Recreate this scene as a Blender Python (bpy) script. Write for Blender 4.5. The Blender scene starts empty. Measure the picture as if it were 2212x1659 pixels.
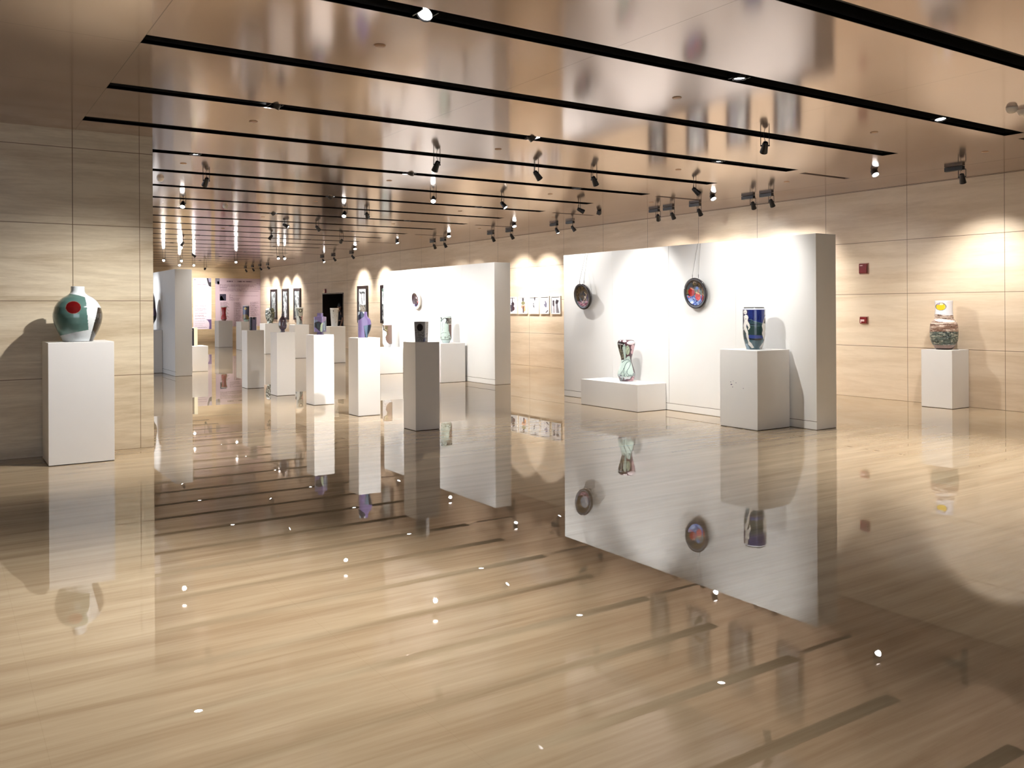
import bpy, bmesh, math, random
import numpy as np
from mathutils import Vector, Matrix
random.seed(7)
scene = bpy.context.scene
COL = scene.collection
PI = math.pi

# ------------------------------------------------------------------ camera, world, exposure
YAW = 0.5825
cam_d = bpy.data.cameras.new('camera')
cam = bpy.data.objects.new('camera', cam_d); COL.objects.link(cam)
cam_d.sensor_width = 36.0
cam_d.lens = 36.0 * 1877.77 / 2212.0
cam_d.shift_y = -(829.5 - 663.69) / 2212.0
cam_d.clip_start = 0.05; cam_d.clip_end = 200
cam.matrix_world = (Matrix.Translation((0, 0, 1.5)) @ Matrix.Rotation(-YAW, 4, 'Z')
                    @ Matrix.Rotation(PI / 2, 4, 'X') @ Matrix.Rotation(-0.0052, 4, 'Z'))
scene.camera = cam
world = bpy.data.worlds.new('world'); scene.world = world; world.use_nodes = True
world.node_tree.nodes['Background'].inputs[0].default_value = (0.82, 0.88, 1.0, 1)   # overcast daylight outside the glazing
world.node_tree.nodes['Background'].inputs[1].default_value = 2.3
vs = scene.view_settings
vs.view_transform = 'Standard'; vs.look = 'None'; vs.gamma = 1.0; vs.use_curve_mapping = False
vs.exposure = 0.82
cy = scene.cycles
cy.use_denoising = True
cy.max_bounces = 7; cy.diffuse_bounces = 4; cy.glossy_bounces = 4; cy.transmission_bounces = 4
cy.sample_clamp_indirect = 6.0; cy.sample_clamp_direct = 0.0
cy.caustics_reflective = False; cy.caustics_refractive = False; cy.blur_glossy = 0.0
cy.use_light_tree = True

POWER = 1.0            # one multiplier for all lamps
WARM = (1.0, 0.972, 0.94)
COOL = (0.93, 0.96, 1.0)

# ------------------------------------------------------------------ room numbers (metres)
CEIL = 3.3716
XR = 12.61             # right wall
YL = 10.05             # left wall face
XL = 1.945             # its free edge
YF = 40.65             # far wall
SX0, SX1 = 1.187, 9.8765
SLOT0, SLOTD, SLOTW = 5.0434, 1.4917, 0.217
GROOVE = 11.48
def slot_far(n): return SLOT0 + SLOTD * n
def slot_mid(n): return slot_far(n) - SLOTW / 2
SLOTS = list(range(-6, 24))
SHORT = [(7.98 + 2.985 * k) for k in range(-3, 11)]

# ------------------------------------------------------------------ helpers
def lin(c):
    c = c / 255.0
    return c / 12.92 if c <= 0.04045 else ((c + 0.055) / 1.055) ** 2.4
def rgb(r, g, b): return (lin(r), lin(g), lin(b), 1.0)

def new_mat(name):
    m = bpy.data.materials.new(name); m.use_nodes = True
    nt = m.node_tree; nt.nodes.clear()
    out = nt.nodes.new('ShaderNodeOutputMaterial')
    p = nt.nodes.new('ShaderNodeBsdfPrincipled')
    nt.links.new(p.outputs[0], out.inputs[0])
    return m, nt, p
def node(nt, t, **kw):
    n = nt.nodes.new('ShaderNode' + t)
    for k, v in kw.items(): setattr(n, k, v)
    return n
def setin(n, d):
    for k, v in d.items(): n.inputs[k].default_value = v
def link(nt, a, b): nt.links.new(a, b)

def plain(name, col, rough=0.5, metallic=0.0, mottling=0.04, coat=0.0, scale=6.0, bump=0.0):
    """one colour with faint procedural mottling"""
    m, nt, p = new_mat(name)
    tc = node(nt, 'TexCoord'); nz = node(nt, 'TexNoise')
    setin(nz, {'Scale': scale, 'Detail': 4.0})
    link(nt, tc.outputs['Object'], nz.inputs['Vector'])
    hv = node(nt, 'HueSaturation'); hv.inputs['Color'].default_value = col
    mr = node(nt, 'MapRange'); setin(mr, {'To Min': 1 - mottling, 'To Max': 1 + mottling})
    link(nt, nz.outputs['Fac'], mr.inputs['Value']); link(nt, mr.outputs[0], hv.inputs['Value'])
    link(nt, hv.outputs[0], p.inputs['Base Color'])
    setin(p, {'Roughness': rough, 'Metallic': metallic, 'Coat Weight': coat})
    if bump:
        b = node(nt, 'Bump'); setin(b, {'Strength': bump, 'Distance': 0.01})
        link(nt, nz.outputs['Fac'], b.inputs['Height']); link(nt, b.outputs[0], p.inputs['Normal'])
    return m

def emit(name, col, strength):
    m = bpy.data.materials.new(name); m.use_nodes = True
    nt = m.node_tree; nt.nodes.clear()
    out = nt.nodes.new('ShaderNodeOutputMaterial'); e = nt.nodes.new('ShaderNodeEmission')
    e.inputs[0].default_value = (*col, 1); e.inputs[1].default_value = strength
    nt.links.new(e.outputs[0], out.inputs[0]); return m

def math_node(nt, op, a, b=None, c=None):
    n = node(nt, 'Math', operation=op)
    for i, v in enumerate((a, b, c)):
        if v is None: continue
        if isinstance(v, (int, float)): n.inputs[i].default_value = v
        else: link(nt, v, n.inputs[i])
    return n.outputs[0]
def seam_mod(nt, coord, off, sp, w):
    """1 on a joint every sp metres"""
    x = math_node(nt, 'SUBTRACT', coord, off - w / 2)
    x = math_node(nt, 'FLOORED_MODULO', x, sp)
    return math_node(nt, 'LESS_THAN', x, w)
def seam_at(nt, coord, at, w):
    return math_node(nt, 'COMPARE', coord, at, w / 2)
def add_up(nt, lst):
    o = lst[0]
    for x in lst[1:]: o = math_node(nt, 'MAXIMUM', o, x)
    return o

def stone(name, along, seams, light, dark, seamcol, rough=0.35, dist=1.0):
    """travertine slabs with level veins; `along` = axis of the veins (0 x, 1 y)"""
    m, nt, p = new_mat(name)
    tc = node(nt, 'TexCoord'); sep = node(nt, 'SeparateXYZ'); link(nt, tc.outputs['Object'], sep.inputs[0])
    a = sep.outputs[along]; z = sep.outputs[2]
    comb = node(nt, 'CombineXYZ')
    link(nt, math_node(nt, 'MULTIPLY', a, 0.42), comb.inputs[0])
    link(nt, math_node(nt, 'MULTIPLY', z, 4.6), comb.inputs[1])
    # every slab has its own cut of stone
    row = math_node(nt, 'FLOOR', math_node(nt, 'DIVIDE', z, 0.82))
    link(nt, math_node(nt, 'MULTIPLY', row, 3.7), comb.inputs[2])
    n1 = node(nt, 'TexNoise'); setin(n1, {'Scale': 1.0, 'Detail': 9.0, 'Roughness': 0.66, 'Distortion': 0.35 * dist})
    link(nt, comb.outputs[0], n1.inputs['Vector'])
    comb2 = node(nt, 'CombineXYZ')
    link(nt, math_node(nt, 'MULTIPLY', a, 5.0), comb2.inputs[0])
    link(nt, math_node(nt, 'MULTIPLY', z, 38.0), comb2.inputs[1])
    n2 = node(nt, 'TexNoise'); setin(n2, {'Scale': 1.0, 'Detail': 6.0, 'Roughness': 0.7})
    link(nt, comb2.outputs[0], n2.inputs['Vector'])
    f = math_node(nt, 'ADD', math_node(nt, 'MULTIPLY', n1.outputs['Fac'], 0.78), math_node(nt, 'MULTIPLY', n2.outputs['Fac'], 0.22))
    ramp = node(nt, 'ValToRGB'); cr = ramp.color_ramp
    cr.elements[0].position = 0.30; cr.elements[0].color = dark
    cr.elements[1].position = 0.58; cr.elements[1].color = light
    e = cr.elements.new(0.44); e.color = tuple(0.5 * (dark[i] + light[i]) for i in range(3)) + (1,)
    link(nt, f, ramp.inputs[0])
    s = add_up(nt, seams(nt, sep))
    mix = node(nt, 'Mix', data_type='RGBA'); link(nt, s, mix.inputs[0])
    link(nt, ramp.outputs[0], mix.inputs[6]); mix.inputs[7].default_value = seamcol
    link(nt, mix.outputs[2], p.inputs['Base Color'])
    setin(p, {'Roughness': rough})
    return m

# mesh collector
class MB:
    def __init__(s): s.v = []; s.f = []; s.mi = []
    def add(s, vs, fs, mi=0):
        o = len(s.v); s.v += [tuple(v) for v in vs]; s.f += [tuple(i + o for i in f) for f in fs]; s.mi += [mi] * len(fs)
    def box(s, x0, x1, y0, y1, z0, z1, mi=0):
        s.add([(x0,y0,z0),(x1,y0,z0),(x1,y1,z0),(x0,y1,z0),(x0,y0,z1),(x1,y0,z1),(x1,y1,z1),(x0,y1,z1)],
              [(0,3,2,1),(4,5,6,7),(0,1,5,4),(1,2,6,5),(2,3,7,6),(3,0,4,7)], mi)
    def tube(s, pts, r, seg=8, caps=True, mi=0):
        """tube through pts; r = radius or list of radii"""
        pts = [Vector(p) for p in pts]; rr = r if isinstance(r, (list, tuple)) else [r] * len(pts)
        rings = []; up = None
        for i, p in enumerate(pts):
            d = (pts[min(i + 1, len(pts) - 1)] - pts[max(i - 1, 0)])
            if d.length < 1e-9: d = Vector((0, 0, 1))
            d.normalize()
            if up is None: up = d.orthogonal().normalized()
            up = (up - d * up.dot(d)); up = up.normalized() if up.length > 1e-6 else d.orthogonal().normalized()
            w = d.cross(up)
            rings.append([p + (up * math.cos(2*PI*k/seg) + w * math.sin(2*PI*k/seg)) * rr[i] for k in range(seg)])
        vs = [v for ring in rings for v in ring]; fs = []
        for i in range(len(pts) - 1):
            for k in range(seg):
                a = i*seg+k; b = i*seg+(k+1)%seg
                fs.append((a, b, b+seg, a+seg))
        if caps: fs.append(tuple(range(seg))[::-1]); fs.append(tuple(len(vs)-seg+k for k in range(seg)))
        s.add(vs, fs, mi)
    def lathe(s, prof, seg=48, mi=0, sq=None, rot=0.0, cap0=False, cap1=False):
        """prof = [(r, z)]; sq = superellipse exponent for a squarish section"""
        vs = []; fs = []
        for r, z in prof:
            for k in range(seg):
                t = 2*PI*k/seg + (PI/seg if sq else 0)
                c, sn = math.cos(t), math.sin(t)
                q = 1.0
                if sq: q = (abs(c)**sq + abs(sn)**sq) ** (-1.0/sq)
                x, y = c*q*r, sn*q*r
                vs.append((x*math.cos(rot)-y*math.sin(rot), x*math.sin(rot)+y*math.cos(rot), z))
        for i in range(len(prof)-1):
            for k in range(seg):
                a = i*seg+k; b = i*seg+(k+1)%seg
                fs.append((a, b, b+seg, a+seg))
        if cap0: fs.append(tuple(range(seg))[::-1])
        if cap1: fs.append(tuple((len(prof)-1)*seg+k for k in range(seg)))
        s.add(vs, fs, mi)
    def xf(s, M):
        s.v = [tuple(M @ Vector(v)) for v in s.v]; return s
    def build(s, name, mats, parent=None, smooth=False, bevel=0.0):
        me = bpy.data.meshes.new(name); me.from_pydata(s.v, [], s.f); me.update()
        for m in (mats if isinstance(mats, (list, tuple)) else [mats]): me.materials.append(m)
        me.polygons.foreach_set('material_index', s.mi)
        if smooth: me.polygons.foreach_set('use_smooth', [True]*len(me.polygons))
        if bevel:
            bm = bmesh.new(); bm.from_mesh(me)
            bmesh.ops.bevel(bm, geom=bm.edges[:], offset=bevel, segments=2, affect='EDGES', profile=0.6)
            bm.to_mesh(me); bm.free()
        o = bpy.data.objects.new(name, me); COL.objects.link(o)
        if parent: o.parent = parent
        return o

def empty(name, loc, rz=0.0):
    o = bpy.data.objects.new(name, None); o.empty_display_size = 0.1
    o.location = loc; o.rotation_euler = (0, 0, rz); COL.objects.link(o); return o
def tag(o, label, cat, group=None):
    o['label'] = label; o['category'] = cat
    if group: o['group'] = group
    return o
def struct(o): o['kind'] = 'structure'; return o
def copy_tree(o, parent=None):
    c = o.copy(); COL.objects.link(c)
    if parent: c.parent = parent
    for ch in list(o.children): copy_tree(ch, c)
    return c

# ------------------------------------------------------------------ materials
SEAM = rgb(118, 98, 74)
def seams_right(nt, sep):
    return [seam_mod(nt, sep.outputs[1], 6.444, 1.487, 0.007), seam_mod(nt, sep.outputs[2], 0.0, 0.8415, 0.008)]
def seams_left(nt, sep):
    return [seam_at(nt, sep.outputs[0], 1.16, 0.008), seam_at(nt, sep.outputs[0], 1.81, 0.006), seam_at(nt, sep.outputs[0], -0.19, 0.006),
            seam_mod(nt, sep.outputs[2], 0.0, 0.795, 0.007)]
def seams_far(nt, sep):
    return [seam_mod(nt, sep.outputs[2], 0.0, 0.8415, 0.006)]
M_WR = stone('travertine_right', 1, seams_right, rgb(228, 209, 184), rgb(203, 179, 148), SEAM)
M_WL = stone('travertine_left', 0, seams_left, rgb(222, 208, 182), rgb(168, 146, 114), SEAM, dist=1.2)
M_WF = stone('travertine_far', 0, seams_far, rgb(214, 190, 152), rgb(184, 156, 118), SEAM)

def make_floor_mat():
    m, nt, p = new_mat('polished_marble')
    tc = node(nt, 'TexCoord'); sep = node(nt, 'SeparateXYZ'); link(nt, tc.outputs['Object'], sep.inputs[0])
    x, y = sep.outputs[0], sep.outputs[1]
    c1 = node(nt, 'CombineXYZ')
    link(nt, math_node(nt, 'MULTIPLY', x, 0.5), c1.inputs[0]); link(nt, math_node(nt, 'MULTIPLY', y, 6.5), c1.inputs[1])
    n1 = node(nt, 'TexNoise'); setin(n1, {'Scale': 1.0, 'Detail': 7.0, 'Roughness': 0.6, 'Distortion': 0.4}); link(nt, c1.outputs[0], n1.inputs['Vector'])
    c2 = node(nt, 'CombineXYZ')
    link(nt, math_node(nt, 'MULTIPLY', x, 2.0), c2.inputs[0]); link(nt, math_node(nt, 'MULTIPLY', y, 45.0), c2.inputs[1])
    n2 = node(nt, 'TexNoise'); setin(n2, {'Scale': 1.0, 'Detail': 4.0}); link(nt, c2.outputs[0], n2.inputs['Vector'])
    f = math_node(nt, 'ADD', math_node(nt, 'MULTIPLY', n1.outputs['Fac'], 0.8), math_node(nt, 'MULTIPLY', n2.outputs['Fac'], 0.2))
    ramp = node(nt, 'ValToRGB'); cr = ramp.color_ramp
    cr.elements[0].position = 0.31; cr.elements[0].color = rgb(152, 128, 99)
    cr.elements[1].position = 0.64; cr.elements[1].color = rgb(188, 168, 138)
    link(nt, f, ramp.inputs[0])
    s = add_up(nt, [seam_mod(nt, x, 0.3, 1.2, 0.003), seam_mod(nt, y, 0.4, 0.8, 0.003)])
    mix = node(nt, 'Mix', data_type='RGBA'); link(nt, math_node(nt, 'MULTIPLY', s, 0.12), mix.inputs[0])
    link(nt, ramp.outputs[0], mix.inputs[6]); mix.inputs[7].default_value = rgb(120, 98, 70)
    link(nt, mix.outputs[2], p.inputs['Base Color'])
    setin(p, {'Roughness': 0.006, 'IOR': 1.72, 'Specular IOR Level': 0.5})
    n3 = node(nt, 'TexNoise'); setin(n3, {'Scale': 2.2, 'Detail': 1.0}); link(nt, tc.outputs['Object'], n3.inputs['Vector'])
    b = node(nt, 'Bump'); setin(b, {'Strength': 0.012, 'Distance': 0.003})
    link(nt, n3.outputs['Fac'], b.inputs['Height']); link(nt, b.outputs[0], p.inputs['Normal'])
    return m
M_FLOOR = make_floor_mat()

def make_ceiling_mat():
    m, nt, p = new_mat('ceiling_panel')
    tc = node(nt, 'TexCoord'); sep = node(nt, 'SeparateXYZ'); link(nt, tc.outputs['Object'], sep.inputs[0])
    x, y = sep.outputs[0], sep.outputs[1]
    left = math_node(nt, 'LESS_THAN', x, SX0)
    yseam = math_node(nt, 'MULTIPLY', left, seam_mod(nt, y, slot_far(0), SLOTD, 0.005))
    s = add_up(nt, [seam_mod(nt, x, SX0, 2.8965, 0.006), yseam])
    s2 = seam_at(nt, x, GROOVE, 0.022)
    mix = node(nt, 'Mix', data_type='RGBA'); link(nt, add_up(nt, [math_node(nt, 'MULTIPLY', s, 0.6), s2]), mix.inputs[0])
    mix.inputs[6].default_value = rgb(196, 176, 166); mix.inputs[7].default_value = rgb(45, 32, 22)
    link(nt, mix.outputs[2], p.inputs['Base Color'])
    n3 = node(nt, 'TexNoise'); setin(n3, {'Scale': 1.3, 'Detail': 2.0}); link(nt, tc.outputs['Object'], n3.inputs['Vector'])
    b = node(nt, 'Bump'); setin(b, {'Strength': 0.05, 'Distance': 0.004})
    link(nt, n3.outputs['Fac'], b.inputs['Height']); link(nt, b.outputs[0], p.inputs['Normal'])
    setin(p, {'Roughness': 0.11, 'Metallic': 0.72})
    return m
M_CEIL = make_ceiling_mat()
M_SLOT = plain('matt_black', rgb(36, 35, 35), 0.6)
M_BLACK = plain('black_metal', rgb(26, 25, 27), 0.38)
M_PED = plain('white_paint', rgb(232, 230, 227), 0.55, mottling=0.015)
M_PART = plain('satin_white_paint', rgb(236, 235, 232), 0.28, mottling=0.012)
M_CORE = plain('grey_core', rgb(120, 114, 106), 0.8)
M_GAP = plain('shadow_gap_black', rgb(40, 32, 26), 0.8)
M_LENS = emit('lamp_lens', (1.0, 0.98, 0.96), 34.0)
M_DIM = emit('lamp_lens_dim', (1.0, 0.97, 0.92), 14.0)
M_STEEL = plain('steel', rgb(150, 150, 150), 0.35, metallic=1.0)
M_WHITE = plain('white_plastic', rgb(230, 222, 212), 0.4)
M_COVER = plain('cover_cap', rgb(190, 155, 125), 0.4, metallic=0.3)
M_RED = plain('red_plastic', rgb(120, 14, 22), 0.25, coat=0.5)
M_DOOR = plain('dark_glass_door', rgb(14, 12, 11), 0.12)
M_WIRE = plain('hanging_wire', rgb(112, 106, 102), 0.4)

def paint_mat(name, rough=0.18, coat=0.6, bump=0.0, bscale=40.0):
    m, nt, p = new_mat(name)
    a = node(nt, 'VertexColor', layer_name='Paint')
    tc = node(nt, 'TexCoord'); nz = node(nt, 'TexNoise'); setin(nz, {'Scale': bscale, 'Detail': 3.0})
    link(nt, tc.outputs['Object'], nz.inputs['Vector'])
    hv = node(nt, 'HueSaturation'); link(nt, a.outputs[0], hv.inputs['Color'])
    mr = node(nt, 'MapRange'); setin(mr, {'To Min': 0.93, 'To Max': 1.07})
    link(nt, nz.outputs['Fac'], mr.inputs['Value']); link(nt, mr.outputs[0], hv.inputs['Value'])
    link(nt, hv.outputs[0], p.inputs['Base Color'])
    setin(p, {'Roughness': rough, 'Coat Weight': coat, 'Coat Roughness': 0.06})
    if bump:
        b = node(nt, 'Bump'); setin(b, {'Strength': bump, 'Distance': 0.01})
        link(nt, nz.outputs['Fac'], b.inputs['Height']); link(nt, b.outputs[0], p.inputs['Normal'])
    return m
M_GLAZE = paint_mat('painted_glaze')
M_ROUGHGLAZE = paint_mat('textured_stoneware', 0.35, 0.3, 0.45, 60.0)
M_PRINT = paint_mat('printed_paper', 0.55, 0.0)
M_FRAMEBLACK = plain('black_lacquer_frame', rgb(34, 24, 26), 0.3)
M_FRAMEWHITE = plain('white_frame', rgb(238, 236, 232), 0.45)

# ------------------------------------------------------------------ painting on meshes (layers of outlines)
def in_poly(px, py, pts):
    r = np.zeros(px.shape, bool); n = len(pts)
    for i in range(n):
        x1, y1 = pts[i]; x2, y2 = pts[(i+1) % n]
        if y1 == y2: continue
        c = ((y1 > py) != (y2 > py)) & (px < (x2-x1)*(py-y1)/(y2-y1)+x1)
        r ^= c
    return r
def near_line(px, py, pts, w):
    d = np.full(px.shape, 1e9)
    for (x1, y1), (x2, y2) in zip(pts[:-1], pts[1:]):
        L = max((x2-x1)**2+(y2-y1)**2, 1e-9)
        t = np.clip(((px-x1)*(x2-x1)+(py-y1)*(y2-y1))/L, 0, 1)
        d = np.minimum(d, np.hypot(px-(x1+t*(x2-x1)), py-(y1+t*(y2-y1))))
    return d < w
def hash2(i, j, s):
    v = np.sin(i*127.1+j*311.7+s*74.7)*43758.5453
    return v-np.floor(v)
def vnoise(x, y, s=0):
    xi, yi = np.floor(x), np.floor(y); fx, fy = x-xi, y-yi
    fx = fx*fx*(3-2*fx); fy = fy*fy*(3-2*fy)
    a = hash2(xi, yi, s); b = hash2(xi+1, yi, s); c = hash2(xi, yi+1, s); d = hash2(xi+1, yi+1, s)
    return a*(1-fx)*(1-fy)+b*fx*(1-fy)+c*(1-fx)*fy+d*fx*fy
def fbm(x, y, s=0): return (vnoise(x, y, s)+0.5*vnoise(x*2.1, y*2.1, s+1)+0.25*vnoise(x*4.3, y*4.3, s+2))/1.75
def paint_layers(px, py, layers):
    col = np.zeros((len(px), 4)); col[:] = rgb(200, 200, 200)
    for L in layers:
        k = L[0]
        if k == 'base': col[:] = rgb(*L[1])
        elif k == 'poly': col[in_poly(px, py, L[1])] = rgb(*L[2])
        elif k == 'ell': col[((px-L[1])/L[3])**2+((py-L[2])/L[4])**2 < 1] = rgb(*L[5])
        elif k == 'line': col[near_line(px, py, L[1], L[2])] = rgb(*L[3])
        elif k == 'band': col[(py > L[1]) & (py < L[2])] = rgb(*L[3])
        elif k == 'noise':        # threshold noise inside a box: (x0,x1,y0,y1, sx, sy, thr, colour, seed)
            _, x0, x1, y0, y1, sx, sy, th, c, sd = L
            col[(px > x0) & (px < x1) & (py > y0) & (py < y1) & (fbm(px/sx, py/sy, sd) > th)] = rgb(*c)
    return col
def set_paint(o, col):
    me = o.data
    ca = me.color_attributes.new('Paint', 'FLOAT_COLOR', 'POINT')
    ca.data.foreach_set('color', np.asarray(col, dtype=np.float32).ravel())

# ------------------------------------------------------------------ the room
def build_room():
    f = MB(); f.box(-8, XR + 2.4, -9, YF + 0.3, -0.1, 0); struct(f.build('floor', M_FLOOR))
    # ceiling: panels between open slots
    ye = sorted(sum([[slot_far(n)-SLOTW, slot_far(n)] for n in SLOTS], []))
    c = MB()
    c.box(-8, SX0, -9, YF + 0.3, CEIL, CEIL + 0.03)
    y = -9.0
    for n in SLOTS:
        a, b = slot_far(n)-SLOTW, slot_far(n)
        c.box(SX0, SX1, y, a, CEIL, CEIL + 0.03); y = b
    c.box(SX0, SX1, y, YF + 0.3, CEIL, CEIL + 0.03)
    y = -9.0
    c.box(SX1, 10.17, -9, YF + 0.3, CEIL, CEIL + 0.03)
    for ys in SHORT:
        c.box(10.17, 11.2, y, ys - 0.05, CEIL, CEIL + 0.03); y = ys + 0.05
    c.box(10.17, 11.2, y, YF + 0.3, CEIL, CEIL + 0.03)
    c.box(11.2, XR, -9, YF + 0.3, CEIL, CEIL + 0.03)
    struct(c.build('ceiling', M_CEIL))
    # black channels above the slots
    for i, n in enumerate(SLOTS):
        a, b = slot_far(n)-SLOTW, slot_far(n)
        t = MB(); z1 = CEIL + 0.22
        t.box(SX0-0.02, SX1+0.02, a-0.02, a, CEIL+0.004, z1); t.box(SX0-0.02, SX1+0.02, b, b+0.02, CEIL+0.004, z1)
        t.box(SX0-0.02, SX0, a, b, CEIL+0.004, z1); t.box(SX1, SX1+0.02, a, b, CEIL+0.004, z1)
        t.box(SX0-0.02, SX1+0.02, a-0.02, b+0.02, z1, z1+0.02)
        t.box(SX0, SX1, (a+b)/2-0.018, (a+b)/2+0.018, CEIL+0.06, CEIL+0.1)      # track rail
        struct(t.build('trim_%d' % (i+1), M_SLOT))
    for j, ys in enumerate(SHORT):
        t = MB(); t.box(10.15, 11.22, ys-0.07, ys+0.07, CEIL+0.031, CEIL+0.05)
        struct(t.build('trim_%d' % (len(SLOTS)+j+1), M_SLOT))
    # walls
    w = MB(); w.box(-8, XL, YL, 13.0, 0, CEIL); struct(w.build('wall_left', M_WL))
    # glazed sides that let the daylight in: beyond the stone block on the left, and an added, unseen one behind the viewer
    w = MB(); w.box(-8.2, -8, 13.0, YF + 0.25, 0, 0.5); w.box(-8.2, -8, 13.0, YF + 0.25, 3.1, CEIL + 0.03)
    struct(w.build('wall_window_side', M_WF))
    w = MB()
    for k in range(14): w.box(-8.14, -8.06, 13.0 + 2.12*k, 13.08 + 2.12*k, 0.5, 3.1)
    struct(w.build('window_1', M_BLACK))
    w = MB(); w.box(-8, XR, YF, YF+0.25, 0, CEIL+0.03); struct(w.build('wall_far', M_WF))
    w = MB()
    for k in range(5): w.box(-8 + 2.28*k, -7.92 + 2.28*k, -9.14, -9.06, 0.3, 3.1)
    struct(w.build('unseen_window_2', M_BLACK))  # unseen opening, added to bring daylight onto the near floor
    w = MB()
    D0, D1, DZ = 30.58, 32.70, 2.085
    w.box(XR, XR+0.25, -9, D0, 0, CEIL+0.03); w.box(XR, XR+0.25, D1, YF+0.3, 0, CEIL+0.03); w.box(XR, XR+0.25, D0, D1, DZ, CEIL+0.03)
    struct(w.build('wall_right', M_WR))
    w = MB(); w.box(-8, 1.2, -9.2, -9, 0, 0.3); w.box(-8, 1.2, -9.2, -9, 3.1, CEIL+0.03); w.box(1.2, XR, -9.2, -9, 0, CEIL+0.03); struct(w.build('wall_back', M_WF))  # opening kept to the left so the right foreground stays darker
    w = MB(); w.box(-8.2, -8, -9, YL, 0, CEIL+0.03); struct(w.build('wall_side', M_WF))
    # dark room behind the doorway
    w = MB(); w.box(XR+0.25, XR+2.4, D0-0.8, D0-0.7, 0, 2.6); w.box(XR+0.25, XR+2.4, D1+0.9, D1+1.0, 0, 2.6)
    w.box(XR+2.3, XR+2.4, D0-0.8, D1+1.0, 0, 2.6); w.box(XR+0.25, XR+2.4, D0-0.8, D1+1.0, 2.6, 2.7)
    struct(w.build('wall_doorway', plain('dark_room_paint', rgb(46, 40, 34), 0.7)))
    d = MB(); d.box(XR-0.015, XR+0.27, D0, D0+0.045, 0, DZ); d.box(XR-0.015, XR+0.27, D1-0.045, D1, 0, DZ); d.box(XR-0.015, XR+0.27, D0, D1, DZ-0.045, DZ)
    fr = d.build('door_1', plain('dark_brown_jamb', rgb(36, 24, 20), 0.35)); struct(fr)
    lf = MB(); lf.box(XR+0.27, XR+1.25, D0+0.05, D0+0.09, 0.01, DZ-0.05)
    lf.build('door_leaf', M_DOOR, fr)
    h = MB(); h.tube([(XR+1.1, D0+0.09, 1.0), (XR+1.1, D0+0.13, 1.0), (XR+0.98, D0+0.13, 1.0)], 0.01); h.build('door_handle', M_STEEL, fr)
build_room()
def portal(loc, rot, sx, sy):
    L = bpy.data.lights.new('daylight_portal', 'AREA'); L.shape = 'RECTANGLE'; L.size = sx; L.size_y = sy; L.cycles.is_portal = True
    o = bpy.data.objects.new('daylight_portal', L); COL.objects.link(o); o.location = loc; o.rotation_euler = rot
portal((-8.0, 26.8, 1.8), (0, -PI/2, 0), 2.6, 27.5)
portal((-3.4, -9.0, 1.7), (PI/2, 0, 0), 9.2, 2.8)

# ------------------------------------------------------------------ lamps
def spot(parent, loc, target, power, angle, blend=0.6, col=WARM, size=0.03):
    L = bpy.data.lights.new('beam', 'SPOT'); L.energy = power * POWER; L.color = col
    L.spot_size = math.radians(min(angle + 14, 125)); L.spot_blend = 1.0; L.shadow_soft_size = size
    o = bpy.data.objects.new('beam', L); COL.objects.link(o)
    d = (Vector(target) - Vector(loc)).normalized()
    o.parent = parent
    o.rotation_mode = 'QUATERNION'; o.rotation_quaternion = d.to_track_quat('-Z', 'Y')
    o.location = Vector(loc) - parent.location
    return o

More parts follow.
